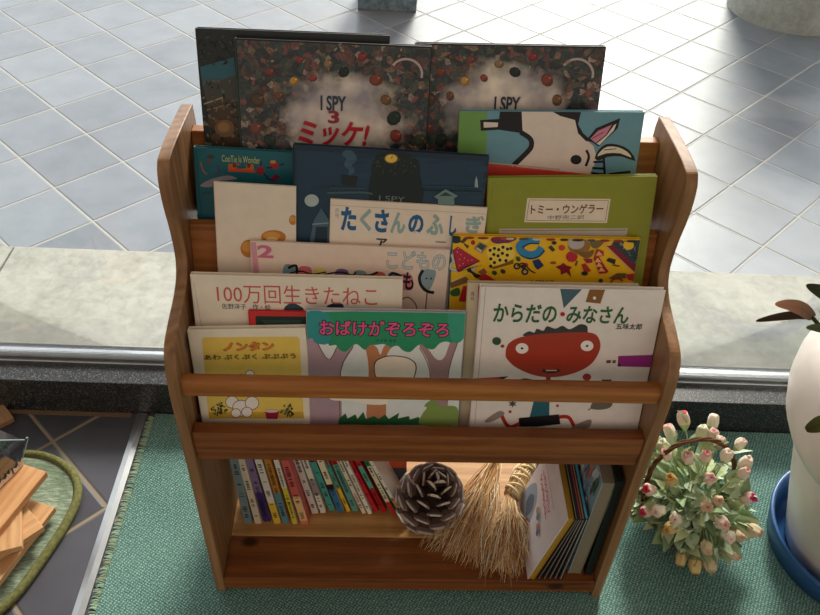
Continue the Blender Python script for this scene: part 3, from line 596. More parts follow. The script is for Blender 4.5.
row = [
 (cv1, (98, 572), (158, 572), (0, 150), [(0, 1, C(128, 148, 152))], 'blue-grey small book, first from the left on the bottom board'),
 (cv1, (172, 572), (220, 572), (55, 150), [(0, 1, CR_)], 'cream small book, second from the left on the bottom board'),
 (cv1, (232, 560), (283, 558), (108, 150), [(0, .47, C(62, 44, 110)), (.47, 1, C(140, 116, 156))], 'small book with lilac and navy spine on the bottom board'),
 (cv1, (303, 572), (352, 572), (172, 150), [(0, .34, C(228, 190, 60)), (.34, 1, W_)], 'small book with white spine over a yellow foot, beside the lilac one'),
 (cv1, (362, 572), (409, 570), (235, 150), [(0, .5, C(92, 140, 152)), (.5, 1, C(190, 128, 48))], 'small book with an orange-brown and teal-blue spine'),
 (cv1, (430, 575), (465, 573), (300, 150), [(0, .58, C(214, 200, 60)), (.58, 1, C(230, 216, 200))], 'small book with a white spine over a long lime yellow foot'),
 (cv1, (488, 578), (543, 575), (348, 150), [(0, .06, C(216, 120, 100)), (.06, .45, C(226, 186, 130)), (.45, 1, C(206, 96, 88))], 'small book with a salmon pink and peach spine'),
 (cv1, (562, 505), (608, 505), (437, 150), [(0, 1, C(220, 208, 198))], 'small pale book beside the salmon pink one, standing further back'),
 (cv1, (620, 500), (660, 495), (495, 150), [(0, .3, W_), (.3, .55, C(150, 140, 140)), (.55, 1, W_)], 'small white book with a grey band across its spine'),
 (cv1, (680, 485), (725, 482), (543, 150), [(0, .78, C(70, 160, 146)), (.78, 1, C(150, 66, 54))], 'small teal book with a brown-red spine top'),
 (cv1, (738, 495), (782, 490), (597, 150), [(0, .38, C(50, 116, 160)), (.38, .46, C(30, 28, 30)), (.46, 1, C(232, 220, 184))], 'small book with a cream spine over a blue foot'),
 (cv2, (185, 490), (212, 487), (35, 160), [(0, .4, C(228, 194, 50)), (.4, .76, C(70, 158, 140)), (.76, 1, C(170, 120, 110))], 'thin small book with a yellow foot and green middle'),
 (cv2, (225, 490), (268, 487), (80, 160), [(0, .76, C(92, 160, 144)), (.76, .99, C(190, 30, 46)), (.99, 1, W_)], 'small green book with a bright red spine top'),
 (cv2, (290, 505), (318, 500), (118, 150), [(0, 1, C(226, 212, 190))], 'thin cream small book right of the green one with the red top'),
 (cv2, (330, 508), (360, 503), (160, 150), [(0, 1, C(236, 228, 214))], 'thin white small book just left of the all-red spine'),
 (cv2, (373, 492), (402, 490), (192, 150), [(0, 1, C(200, 32, 46))], 'small book with an all-red spine on the bottom board'),
 (cv2, (425, 495), (460, 485), (245, 160), [(0, .4, C(190, 30, 40)), (.4, .76, C(96, 170, 150)), (.76, 1, C(190, 40, 50))], 'small book with red, green and red bands, beside the all-red one'),
 (cv2, (493, 512), (525, 505), (310, 165), [(0, .22, C(196, 50, 50)), (.22, .8, C(228, 214, 180)), (.8, 1, C(50, 130, 90))], 'small book with a green top, cream middle and red foot'),
 (cv2, (550, 518), (575, 515), (345, 165), [(0, .3, C(206, 150, 90)), (.3, 1, C(232, 222, 206))], 'thin off-white small book, last of the row before the pine cone'),
]
prev_end = None
for cv, bl, br, tl, segs, lab in row:
    a, c = sz(*cv(bl), BD), sz(*cv(br), BD); t_ = sy(*cv(tl), a.y)
    lean = -math.degrees(math.atan2(a.x-t_.x, t_.z-a.z)); th = (c.x-a.x)*math.cos(R(lean))*.93
    upright(lab, a.x, a.y, th, .172, .105, lean, segs, 'small books leaning left on the bottom board')
upright('white paperback leaning at the back between the small books and the pine cone', -.052, .172, .004, .17, .06, -16, [(0, 1, C(226, 222, 212))], None, marks=None)
upright('orange-red book standing at the back behind the pine cone', -.034, .176, .030, .165, .06, -2, [(0, .35, C(60, 70, 84)), (.35, 1, C(226, 98, 60))], None, marks=None)

# leaning pile at the right end
PILE = 'thin books leaning at the right end of the bottom board'
def leaner(label, x0, x1, ztop, t, d, col, edge, y=.003, name='picture_book', art=None):
    lean = math.degrees(math.atan2(x1-x0, ztop-BD)); h = math.hypot(x1-x0, ztop-BD)
    L = R(lean); ez = V((math.sin(L), 0, math.cos(L))); ex = V((math.cos(L), 0, -math.sin(L)))
    M = Matrix((ex, V((0, 1, 0)), ez)).transposed().to_4x4(); M.translation = V((x0, y, BD + .0003 + t*math.sin(L)))
    root = thing(name, label, 'book', SM @ M, PILE)
    m = MB(); cc = C(70, 62, 62) if t < .008 else col; q_ = .001 if t > .008 else .0004; m.box(0, q_, 0, d, 0, h, cc); m.box(t-q_, t, 0, d, 0, h, edge if t > .008 else cc); m.box(.0008, t-.0008, d-.001, d, 0, h, edge)  # thin books: board colour darkened to carry the shade on their near edges
    m.build('cover', INK, root)
    if t < .008: MB().box(.0002, t-.0002, -.0006, .0006, .0005, h-.0005, C(52, 44, 46)).box(t*.38, t*.62, -.0008, 0, .002, h-.002, C(170, 160, 150)).build('spine', INK, root)  # dark box paints the shade over the near face; pale strip is pages
    MB().box(q_+.0001, t-q_-.0001, .001 if edge is None else .0012, d-.0014, .001, h-.001, edge).build('page_block', INK if t > .008 and edge[0] > edge[2]*1.5 else MATTE_INK, root)
    if art: art(root, h, d)
    return root
def cover_art(root, h, d):
    m = MB(); k = [0]
    def p(pts, col):
        k[0] += 1; m.add([(-.0001-.0001*k[0], d-y, z) for y, z in pts], [list(range(len(pts)))], col)   # y counted from the far edge, z from the foot
    p([(d*.02, 0), (d*.98, 0), (d*.98, h), (d*.02, h)], C(238, 230, 234))
    p(smooth_loop([(.012, .012), (.05, .006), (.07, .03), (.055, .075), (.025, .085), (.008, .05)], 4), C(160, 176, 196))
    p(smooth_loop([(.03, .035), (.05, .03), (.056, .055), (.04, .07), (.026, .055)], 4), C(96, 116, 140)); p(smooth_loop([(.052, .02), (.066, .022), (.062, .038)], 4), C(206, 110, 110))
    for i in range(26):
        r_ = i % 2; y = .028+(i//2)*.0062+random.uniform(-.001, .001); z = h*.62+r_*.013+random.uniform(-.002, .002)
        a = random.random()*3.14; w_ = .0045; q = .0009
        p([(y-w_*math.cos(a)-q*math.sin(a), z-w_*math.sin(a)+q*math.cos(a)), (y-w_*math.cos(a)+q*math.sin(a), z-w_*math.sin(a)-q*math.cos(a)), (y+w_*math.cos(a)+q*math.sin(a), z+w_*math.sin(a)-q*math.cos(a)), (y+w_*math.cos(a)-q*math.sin(a), z+w_*math.sin(a)+q*math.cos(a))], C(206, 44, 80))
    p([(.02, h*.80), (.112, h*.80), (.112, h*.808), (.02, h*.808)], C(96, 120, 160))
    for y, z, c in ((.085, h*.45, C(90, 150, 170)), (.1, h*.42, C(206, 130, 120)), (.075, h*.47, C(180, 160, 120)), (.108, h*.40, C(120, 120, 160))): p([(y+.006*math.cos(q), z+.006*math.sin(q)) for q in [i*.785 for i in range(8)]], c)
    m.build('illustration', INK, root)
leaner('white-covered book with red lettering and a gold edge, front of the leaning pile', .188, .2255, .209, .0105, .150, C(236, 230, 230), C(176, 134, 44), art=cover_art)
for x0, x1, zt_, t, c, e, lab in (
    (.2045, .2385, .207, .0025, C(216, 206, 90), C(186, 206, 150), 'thin yellow-green book right behind the white cover in the leaning pile'),
    (.2135, .2415, .208, .0025, C(30, 44, 70), C(70, 80, 90), 'thin navy book in the leaning pile'),
    (.2220, .2445, .208, .0032, C(196, 50, 80), C(206, 96, 110), 'thin crimson book in the leaning pile'),
    (.2305, .2482, .208, .0032, C(190, 120, 80), C(206, 160, 110), 'thin tan book in the leaning pile, next to the light blue one'),
    (.2385, .2520, .209, .0050, C(60, 170, 216), C(84, 186, 226), 'light blue book at the inner side of the leaning pile')):
    leaner(lab, x0, x1, zt_, t, .145, c, e, y=.005)
def photo_art(root, h, d):
    m = MB(); k = 0
    for i in range(70):
        y, z = random.uniform(.006, d-.01), random.uniform(h*.55, h-.01); k += 1; w_ = random.uniform(.004, .012)
        c = random.choice([C(120, 160, 190), C(60, 120, 96), C(214, 224, 230), C(40, 80, 60), C(200, 120, 100), C(150, 190, 214), C(236, 236, 230), C(30, 60, 70)])
        m.add([(-.0001-.00004*k, min(max(y+w_*(.5+.5*math.cos(q))*math.cos(q), .002), d-.002), min(z+w_*1.6*math.sin(q), h-.002)) for q in [j*.785 for j in range(8)]], [list(range(8))], c)
    m.build('illustration', INK, root)
leaner('thick grey-paged book with a green and blue photo cover, right of the leaning pile', .2545, .2650, .282, .0205, .17, C(150, 176, 190), C(138, 124, 104), y=.014, art=photo_art)
leaner('dark green book pressed against the right side panel of the bookcase', .2815, .2838, .29, .010, .19, C(24, 34, 28), C(30, 38, 34), y=.012)

# ------------------------------------------------------------------ pine cone
t = NT('pine cone scales'); a = t.n('ShaderNodeAttribute', attribute_name='ink'); t.bsdf(a.outputs['Color'], .7, .3); CONE = t.m
m = MB(); N = 60; H_ = .094
m.lathe([(.004, -.046), (.022, -.036), (.030, -.01), (.026, .018), (.013, .036), (.002, .042)], 14, C(40, 26, 20))
for i in range(N):
    f = (i+.5)/N; ph = i*2.39996; zc = -.044+H_*f*.93
    r0 = .020*math.sin(math.pi*min(1, .12+f*.9))**.7
    L = .037*(1-.55*f**1.8)*(.72+.28*min(1, f*6)); up = -.30+.62*f+.55*f**4
    o = V((r0*math.cos(ph), r0*math.sin(ph), zc)); d = V((math.cos(ph)*math.cos(up), math.sin(ph)*math.cos(up), math.sin(up)))
    s_ = V((-math.sin(ph), math.cos(ph), 0)); n_ = s_.cross(d)*-1
    wd = .0165*(1-.40*f); th = .0034
    rows_ = [(0, .28, 0), (.42, .48, .001), (.74, .95, .004), (.96, .95, .0085), (1.04, .62, .0105)]
    vs = []
    for q, w_, lift in rows_:
        for sgn in (-1, -.5, .5, 1): vs.append(o+d*L*q+s_*wd*w_*sgn+n_*(lift+(.0012 if abs(sgn) < 1 else 0)+th/2))
        for sgn in (-1, -.5, .5, 1): vs.append(o+d*L*q+s_*wd*w_*sgn+n_*(lift-th/2))
    nr = len(rows_)
    for j in range(nr-1):
        for k_ in range(3):
            c = [C(60, 40, 32), C(104, 78, 66), C(150, 124, 112), C(232, 222, 214)][j] if j < 3 or True else None
            m.add([vs[j*8+k_], vs[j*8+k_+1], vs[(j+1)*8+k_+1], vs[(j+1)*8+k_]], [(0, 1, 2, 3)], c)
            m.add([vs[j*8+4+k_], vs[(j+1)*8+4+k_], vs[(j+1)*8+5+k_], vs[j*8+5+k_]], [(0, 1, 2, 3)], C(48, 30, 22))
        for k_ in (0, 3): m.add([vs[j*8+k_], vs[(j+1)*8+k_], vs[(j+1)*8+4+k_], vs[j*8+4+k_]], [(0, 1, 2, 3)], C(150, 126, 110) if j >= 2 else C(60, 40, 30))
    e = (nr-1)*8; m.add([vs[e+q] for q in range(8)], [(0, 1, 5, 4), (1, 2, 6, 5), (2, 3, 7, 6)], C(200, 184, 170))
cone = m.build('pine_cone', CONE); cone.matrix_world = SM @ Matrix.Translation((.0345, .122, BD+.0545)) @ Matrix.Rotation(R(9), 4, 'X') @ Matrix.Rotation(R(8), 4, 'Y') @ Matrix.Diagonal((1.04, 1.04, 1.16, 1))
tag(cone, 'large open brown pine cone with pale-edged scales on the bottom board', 'pine cone')

# ------------------------------------------------------------------ two straw hand brushes
STRAW = plain('dry straw', C(206, 160, 104), .75, .15, var=.25, scale=120)
def brush(label, top, waist, tips, n, handle):
    root = thing('straw_brush', label, 'brush', SM)
    top, waist = V(top), V(waist); ax = (waist-top).normalized(); side = V((0, 0, 1)).cross(ax).normalized()
    m = MB(); t0, t1 = V(tips[0]), V(tips[1])
    cols = [C(234, 198, 144), C(206, 158, 106), C(250, 228, 186), C(166, 112, 70), C(220, 172, 116), C(255, 242, 212)]
    for i in range(n):
        u = random.random(); q = random.gauss(0, 1)
        start = waist + side*random.uniform(-.008, .008) + V((0, 0, random.uniform(-.007, .007))) if handle else top + side*random.uniform(-.006, .006) + V((0, 0, random.uniform(-.005, .006)))
        end = t0.lerp(t1, u) + ax*random.uniform(-.05, .016) + side*random.gauss(0, .008) + V((0, 0, random.uniform(0, .012)))
        end.z = max(BD+.002, BD+.004+random.random()**1.5*.042*(1-abs(u-.5)*1.2))
        p = [start, start.lerp(end, .35)+V((random.gauss(0, .002), random.gauss(0, .002), .008*random.random())), start.lerp(end, .7)+V((random.gauss(0, .008), random.gauss(0, .006), .010*random.random())), end]
        p = [V(x) for x in smooth_loop(p, 2, False)]
        for x in p: x.z = max(x.z, BD+.0012)
        c = random.choice(cols); w_ = random.uniform(.0003, .0009)
        m.tube(p, [w_]*(len(p)-2)+[w_*.7, w_*.35], 4, c, caps=False)
        if random.random() < .55:
            k_ = random.choice((3, 4, 5)); e2 = p[k_]+(end-start).normalized()*random.uniform(.012, .035)+V((random.gauss(0, .007), random.gauss(0, .006), random.uniform(-.002, .005))); e2.z = max(e2.z, BD+.0012)
            m.tube([p[k_], p[k_].lerp(e2, .5)+V((random.gauss(0, .002), 0, .001)), e2], [w_*.8, w_*.6, w_*.3], 4, c, caps=False)
    b_ = m.build('bristles', MATTE_INK, root); b_['kind'] = 'stuff'
    if handle:
        L = (waist-top).length; m = MB(); g = MB()
        m.tube([top, top.lerp(waist, .5), waist], [.0125, .0145, .012], 14, C(214, 184, 132))
        for k_ in range(22): 
            a = 2*math.pi*k_/22; o = side*math.cos(a)*.0128+V((0, 0, math.sin(a)*.0128)); m.tube([top+o-ax*.003, top.lerp(waist, .5)+o*1.12, waist+o*.95], .0015, 5, random.choice(cols))
        m.build('handle', MATTE_INK, root)
        for k_ in range(9):
            f = .06+k_*.108; c = top.lerp(waist, f); r_ = .0160 if 1 < k_ < 7 else .0152
            nn = (ax+side*.28*(1 if k_ % 2 else -1)).normalized(); s2 = V((0, 0, 1)).cross(nn).normalized(); u2 = nn.cross(s2)
            g.tube([c+(s2*math.cos(q)+u2*math.sin(q))*r_ for q in [2*math.pi*j/18 for j in range(18)]], .0022, 6, C(228, 204, 160), closed=True)
        g.tube([top.lerp(waist, .15)+side*-.014, top.lerp(waist, .5)+side*-.019+V((0, 0, .004)), top.lerp(waist, .75)+side*-.015], .0014, 5, C(236, 216, 176))
        g.build('binding', MATTE_INK, root)
    return root
brush('straw hand brush with a bound handle leaning toward the books, right of the two brushes', (.222, .222, .078), (.172, .143, .070), ((.122, .018, .05), (.176, .014, .05)), 520, True)
brush('loose straw hand brush fanning out beside the pine cone', (.158, .222, .085), (.12, .15, .07), ((.030, .062, .05), (.112, .026, .05)), 520, False)
# ------------------------------------------------------------------ the setting
def grid_tiles(name, tile, origin, cols, grout, gw, rough, spec, bumpd=.002, rot=R(45)):
    t = NT(name); s = t.n('ShaderNodeSeparateXYZ'); t.l(t.coord('Object', (1, 1, 1), loc=(-origin[0], -origin[1], 0)), s.inputs[0])
    c_, s_ = math.cos(rot)/tile, math.sin(rot)/tile
    u = t.math('ADD', t.math('MULTIPLY', s.outputs[0], c_), t.math('MULTIPLY', s.outputs[1], s_))
    v = t.math('SUBTRACT', t.math('MULTIPLY', s.outputs[0], s_), t.math('MULTIPLY', s.outputs[1], c_))
    def edge(q): return t.math('ABSOLUTE', t.math('SUBTRACT', t.math('FRACT', t.math('ADD', q, .5)), .5))     # distance to the joint
    e = t.math('MINIMUM', edge(u), edge(v))
    g = t.math('SMOOTHSTEP' if False else 'LESS_THAN', e, gw/tile/2)
    soft = t.n('ShaderNodeMapRange'); t.l(e, soft.inputs[0]); soft.inputs[1].default_value = gw/tile*.25; soft.inputs[2].default_value = gw/tile*.75
    cell = t.n('ShaderNodeCombineXYZ'); t.l(t.math('FLOOR', u), cell.inputs[0]); t.l(t.math('FLOOR', v), cell.inputs[1])
    wn = t.n('ShaderNodeTexWhiteNoise'); t.l(cell.outputs[0], wn.inputs['Vector'])
    n1 = t.noise(t.coord(), 9, 5, .6)
    f = t.math('ADD', t.math('MULTIPLY', wn.outputs['Value'], .35), t.math('MULTIPLY', n1, .65))
    col = t.ramp(f, [(.25, C(*cols[0])), (.75, C(*cols[1]))])
    q_ = t.math('DIVIDE', e, gw/tile)
    col = t.mix(soft.outputs[0], t.ramp(q_, [(.28, C(*grout)), (.42, tuple(x*.42 for x in C(*grout)[:3])+(1,))]), col)
    h = t.math('ADD', soft.outputs[0], t.math('MULTIPLY', t.noise(t.coord(), 60, 4), .06))
    r_ = t.math('ADD', rough, t.math('MULTIPLY', t.math('SUBTRACT', 1, soft.outputs[0]), .3))
    t.bsdf(col, r_, spec, normal=t.bump(h, .5, bumpd)); return t.m

struct(MB().box(-6, 7, .83, 9, -.1, 0).build('floor_outside', grid_tiles('outdoor grey-blue tiles', .2, (-1.36, 2.116), ((107, 113, 123), (136, 142, 151)), (172, 170, 164), .0070, .38, .45, .006)))
ti = NT('speckled concrete'); v = ti.coord(); n1 = ti.noise(v, 7, 5, .6, .4); n2 = ti.noise(v, 38, 5, .7, .5)
ti.bsdf(ti.ramp(ti.math('ADD', ti.math('MULTIPLY', n1, .45), ti.math('MULTIPLY', n2, .55)), [(.34, C(150, 150, 143)), (.47, C(170, 169, 161)), (.60, C(186, 184, 176))]), .8, .2, normal=ti.bump(n2, .15, .002)); CONC = ti.m
struct(MB().box(-.9235, 4, .4625, .834, -.05, .030, b=.001).build('trim_1', CONC))
struct(MB().box(-5, -.9285, .4625, .834, -.05, .030, b=.001).build('trim_2', CONC))
tg = NT('polished black granite'); v = tg.coord(); vo = tg.n('ShaderNodeTexVoronoi'); tg.l(v, vo.inputs['Vector']); vo.inputs['Scale'].default_value = 700
sp = tg.n('ShaderNodeSeparateColor'); tg.l(vo.outputs['Color'], sp.inputs[0])
tg.bsdf(tg.ramp(sp.outputs[0], [(0, C(18, 18, 19)), (.45, C(36, 37, 39)), (.72, C(70, 72, 74)), (.94, C(120, 120, 120))], 'CONSTANT'), .32, .5); GRAN = tg.m
struct(MB().box(-5, 4, .368, .462, -.05, .079, b=.0012).build('trim_3', GRAN))
ALU = plain('brushed aluminium', C(196, 198, 200), .28, .5, 1.0, .06, 30)
prof = [(.4115, .079), (.4115, .086), (.4145, .086), (.4150, .0815), (.4195, .0815), (.4200, .094), (.4240, .095), (.4245, .082), (.4330, .0815), (.4340, .088), (.4385, .0885), (.4390, .084), (.4520, .083), (.4525, .079)]
struct(MB().prism(prof, -5, 4, 'x').build('trim_4', ALU))
struct(MB().box(-5, 4, .4527, .4615, .079, .0835).build('trim_5', plain('grey weather strip', C(84, 84, 84), .9, .1, var=.5, scale=260)))
tw = NT('clear window glass'); tr_ = tw.n('ShaderNodeBsdfTransparent'); tr_.inputs[0].default_value = (.95, .965, .965, 1); gl = tw.n('ShaderNodeBsdfGlossy'); gl.inputs['Roughness'].default_value = .02
fr = tw.n('ShaderNodeFresnel'); fr.inputs[0].default_value = 1.35; mx = tw.n('ShaderNodeMixShader'); tw.l(tw.math('MULTIPLY', fr.outputs[0], .6), mx.inputs[0]); tw.l(tr_.outputs[0], mx.inputs[1]); tw.l(gl.outputs[0], mx.inputs[2]); tw.l(mx.outputs[0], tw.out.inputs[0])
struct(MB().box(-5, 4, .4352, .4372, .0885, 2.3).build('window_1', tw.m))

struct(MB().box(-5, 5, -4, .368, -.1, -.006).build('floor', grid_tiles('indoor slate tiles', .1985, (-.669, .293), ((60, 60, 68), (86, 85, 94)), (140, 126, 106), .0085, .34, .5)))
struct(MB().box(-5, -.5405, .358, .3678, -.006, -.0045).build('trim_6', plain('tan grout line', C(120, 100, 80), .9, .1)))
# metal strip along the rug's left edge
al = MB(); al.prism([(0, 0), (.021, 0), (.0205, .004), (.011, .0058), (.001, .0035)], -2.2, .366, 'y')
o = al.build('trim_7', ALU, M=Matrix.Translation((-.5285, 0, -.0058)) @ Matrix.Rotation(R(.3), 4, 'Z')); struct(o)

# ------------------------------------------------------------------ rug
tr = NT('teal loop-pile rug'); v = tr.coord('Object', (1, 1, 1), rot=(0, 0, R(28)))
def wv(d, sc):
    w = tr.n('ShaderNodeTexWave', wave_type='BANDS', bands_direction=d); tr.l(v, w.inputs['Vector']); w.inputs['Scale'].default_value = sc; w.inputs['Distortion'].default_value = 4.0; w.inputs['Detail'].default_value = 2; w.inputs['Detail Scale'].default_value = 3; return w.outputs['Fac']
k_ = tr.math('MULTIPLY', wv('X', 62), wv('Y', 78)); n_ = tr.noise(tr.coord(), 330, 3, .6); big = tr.noise(tr.coord(), 5, 3)
f = tr.math('ADD', tr.math('MULTIPLY', k_, .42), tr.math('MULTIPLY', n_, .68))
colr = tr.ramp(f, [(.28, C(40, 70, 66)), (.46, C(92, 132, 124)), (.70, C(172, 204, 194))])
colr = tr.mix(.35, colr, tr.ramp(big, [(.35, C(84, 120, 110)), (.65, C(116, 152, 142))]), 'MIX')
tr.bsdf(colr, .9, .1, normal=tr.bump(f, .6, .003)); RUG = tr.m
edge_x = lambda y: -.4945+(.366-y)*.008
rug = MB().prism([(edge_x(.3655), .3655), (edge_x(-2.2), -2.2), (3.2, -2.2), (3.2, .3655)], -.006, 0, 'z', b=.0015).build('rug', RUG); tag(rug, 'teal green woven rug under the bookcase with a frayed left edge', 'rug')
m = MB()
for i in range(520):
    y = -.9+i*.00242+random.uniform(-.0008, .0008)
    if y > .362: break
    L = random.uniform(.010, .0150); x_ = edge_x(y); s_ = random.uniform(-.004, .004); c = random.choice([C(140, 172, 150), C(170, 196, 174), C(116, 148, 128), C(164, 170, 140)])
    m.tube([(x_-.0005, y, -.002), (x_-L*.5, y+s_*.4, .0005), (x_-L, y+s_, -.0005)], [.0011, .0012, .0005], 5, c, caps=False)
fz = m.build('fringe', MATTE_INK, rug, 'frayed pale green edge loops'); fz['kind'] = 'stuff'

# ------------------------------------------------------------------ green doormat at the left
mp = [(-1.1, .262), (-.80, .266), (-.707, .266), (-.672, .264), (-.638, .252), (-.607, .230), (-.587, .204), (-.578, .180), (-.575, .150), (-.581, .105), (-.592, .059), (-.604, .016), (-.618, -.024), (-.640, -.060), (-.675, -.110), (-.73, -.155), (-.82, -.19), (-1.1, -.20)]
sm = smooth_loop(mp, 4, False)
cen = V((-.82, .05))
mat_ = thing('doormat', 'olive-bound green plush doormat with a rounded end on the slate tiles', 'mat', Matrix.Translation((0, 0, -.006)))
tm = NT('sage plush'); v = tm.coord('Object', (60, 300, 60), rot=(0, 0, .3)); n_ = tm.noise(v, 1, 4, .7); n2 = tm.noise(tm.coord(), 14, 3)
tm.bsdf(tm.ramp(tm.math('ADD', tm.math('MULTIPLY', n_, .6), tm.math('MULTIPLY', n2, .4)), [(.36, C(82, 96, 76)), (.5, C(122, 136, 114)), (.64, C(172, 184, 164))]), .9, .1, normal=tm.bump(n_, .4, .003))
MB().prism([(x-(x-cen.x)*.02, y-(y-cen.y)*.03) for x, y in sm], 0, .008, 'z', b=.001).build('plush_field', tm.m, mat_)
MB().tube([(x-(x-cen.x)*.03, y-(y-cen.y)*.04, .0062) for x, y in sm], .0078, 10).build('binding', plain('olive felt binding', C(112, 112, 70), .9, .1, var=.3, scale=160), mat_, 'olive rolled edge binding')

# ------------------------------------------------------------------ offcuts of board on the doormat
def plank_wood(seed, g, tones): return wood('pale scrap board', g, tones, .6, False, seed, 2.2)
def board(label, c, e1, e2, L1, L2, ztop, th, tones, seed):
    """a board whose visible corner sits at pixel c, its two edges running toward pixels e1 and e2"""
    p = wz(*c, ztop); d1 = (wz(*e1, ztop)-p).normalized(); d2 = (wz(*e2, ztop)-p).normalized()
    d2 = (d2-d1*d2.dot(d1)).normalized()
    M = Matrix((d1, d2, d1.cross(d2))).transposed().to_4x4(); M.translation = V((p.x, p.y, ztop))
    up = M.to_3x3().col[2].z; z0, z1 = (-th, 0) if up > 0 else (0, th)
    o = MB().box(0, L1, 0, L2, z0, z1, b=.0008).build('wooden_board', plank_wood(seed, 'x', tones)); o.matrix_world = M
    return tag(o, label, 'board', 'scrap boards piled on the doormat')
pale = ((176, 128, 84), (206, 160, 112), (226, 186, 140)); oran = ((170, 118, 74), (202, 148, 98), (222, 176, 128))
board('short scrap board lowest in the pile, its corner poking out toward the front', (15, 557.5), (34, 536), (4, 553), .055, .10, .014, .012, oran, 1)
board('pale scrap board with its corner pointing at the metal floor strip', (55, 507), (41.5, 525), (27, 497), .17, .065, .026, .012, pale, 2)
board('pale scrap board whose long front edge lies over the lowest board', (43.5, 527), (22, 541), (30, 510), .14, .08, .0385, .012, pale, 3)
board('pale scrap board with a light line across it, front end of the pile', (21.5, 546), (21, 503), (0, 551.5), .10, .12, .051, .012, pale, 4)
board('long orange-brown board lying on top of the pile', (46.5, 471.5), (0, 528.5), (22, 462.3), .26, .052, .064, .013, oran, 5)
board('tan board sticking out at the far left near the window step', (13.5, 417.5), (0, 399), (0, 430), .10, .10, .0065, .012, ((150, 112, 78), (176, 136, 98), (196, 158, 120)), 6)

# smoky clear plastic tray standing on the boards, with torn paper along its foot
tp = NT('smoky clear plastic'); g1 = tp.n('ShaderNodeBsdfTransparent'); g1.inputs[0].default_value = (.30, .25, .21, 1); g2 = tp.n('ShaderNodeBsdfGlossy'); g2.inputs['Roughness'].default_value = .08; g2.inputs[0].default_value = (.8, .85, .9, 1)
f2 = tp.n('ShaderNodeFresnel'); f2.inputs[0].default_value = 1.5; x2 = tp.n('ShaderNodeMixShader'); tp.l(tp.math('MULTIPLY', f2.outputs[0], .25), x2.inputs[0]); tp.l(g1.outputs[0], x2.inputs[1]); tp.l(g2.outputs[0], x2.inputs[2]); tp.l(x2.outputs[0], tp.out.inputs[0]); SMOKE = tp.m
b1, b0 = wz(21, 464.5, .0655), wz(-22, 508, .0655); dirb = (b1-b0).normalized(); nb = V((-dirb.y, dirb.x, 0))
t1 = CAM + wray(24, 440)*((b1+V((0, .02, 0))-CAM).dot(nb)/wray(24, 440).dot(nb)); t0 = CAM + wray(-22, 441)*((b1+V((0, .02, 0))-CAM).dot(nb)/wray(-22, 441).dot(nb))
tray = thing('plastic_tray', 'smoky clear plastic tray standing on the top board at the left', 'tray', Matrix.Identity(4))
def sheet(a, b, c, d, th=.0012):
    n = (b-a).cross(d-a).normalized()*th; m = MB(); q = [a, b, c, d]; m.add(q+[p+n for p in q], [(0, 1, 2, 3), (7, 6, 5, 4), (0, 4, 5, 1), (1, 5, 6, 2), (2, 6, 7, 3), (3, 7, 4, 0)]); return m
sheet(b0, b1, t1, t0).build('front_wall', SMOKE, tray)
back = nb*.10 if nb.y > 0 or nb.x < 0 else nb*-.10
sheet(b1, b1+back, t1+back, t1).build('side_wall', SMOKE, tray)
sheet(b0, b1, b1+back, b0+back).build('tray_floor', SMOKE, tray)
rim = [t0, t1, t1+(b1-t1)*.12+dirb*.006, b1]
MB().tube([t0, t1], .0016, 6).build('rim', plain('pale plastic rim', C(150, 160, 166), .3), tray)
MB().tube([V(p) for p in smooth_loop([tuple(t1+dirb*.004), tuple(t1.lerp(b1, .1)+dirb*.010), tuple(t1.lerp(b1, .5)+dirb*.006), tuple(b1)], 4, False)], .0010, 6).build('cracked_edge', plain('pale plastic rim', C(150, 160, 166), .3), tray)
MB().tube([V(p) for p in smooth_loop([tuple(t0.lerp(t1, .55)), tuple(t0.lerp(t1, .66).lerp(b0.lerp(b1, .7), .3)), tuple(t0.lerp(t1, .76).lerp(b0.lerp(b1, .76), .65)), tuple(b0.lerp(b1, .76))], 5, False)], .0009, 6).build('crease', plain('pale plastic rim', C(150, 160, 166), .3), tray)
SCR = plain('torn cream paper', C(230, 206, 184), .8, .1)
for i, (q, w_, h_) in enumerate(((.93, .010, .016), (.80, .014, .010), (.66, .010, .012), (.55, .012, .010), (.44, .010, .012))):
    p = b0.lerp(b1, q) - nb*.004*(1 if nb.dot(CAM-b1) < 0 else -1); m = MB()
    pts = [p, p+dirb*w_, p+dirb*w_*1.1+V((0, 0, h_)), p+dirb*w_*.5+V((0, 0, h_*.6)), p+dirb*w_*.1+V((0, 0, h_*1.1))]
    nn = nb*.0009; m.add(pts+[x+nn for x in pts], [(0, 1, 2, 3, 4), (9, 8, 7, 6, 5)]+[(j, (j+1) % 5, 5+(j+1) % 5, 5+j) for j in range(5)])
    o = m.build('paper_scrap', SCR); tag(o, 'torn cream paper scrap along the foot of the smoky tray', 'paper', 'torn paper scraps')

# ------------------------------------------------------------------ basket of dried pink flowers
BC = V((.476, .138, 0))
bas = thing('flower_basket', 'small dark basket of dried pink-tipped flowers with a twig handle, right of the bookcase', 'basket', Matrix.Translation(BC))
m = MB()
for j in range(9):
    z = .004+j*.0072; r_ = .040+.012*math.sin(j/8*2.2)
    m.tube([(r_*math.cos(q)+.0012*math.cos(q*11+j*3.1416)*math.cos(q), r_*math.sin(q)+.0012*math.cos(q*11+j*3.1416)*math.sin(q), z) for q in [2*math.pi*k/44 for k in range(44)]], .0042, 6, C(70, 48, 32), closed=True)
m.lathe([(0, .002), (.04, .003), (.044, .02)], 20, C(40, 28, 20)); m.lathe([(0, .050), (.046, .052)], 20, C(30, 26, 18))
m.build('bowl', MATTE_INK, bas)
arc = [wy(*q, BC.y)-BC for q in [(646, 500), (647, 482), (652, 468), (660, 458), (672, 448), (686, 441.5), (705, 439), (718, 442), (728, 449), (734, 462), (732, 478), (726, 500)]]
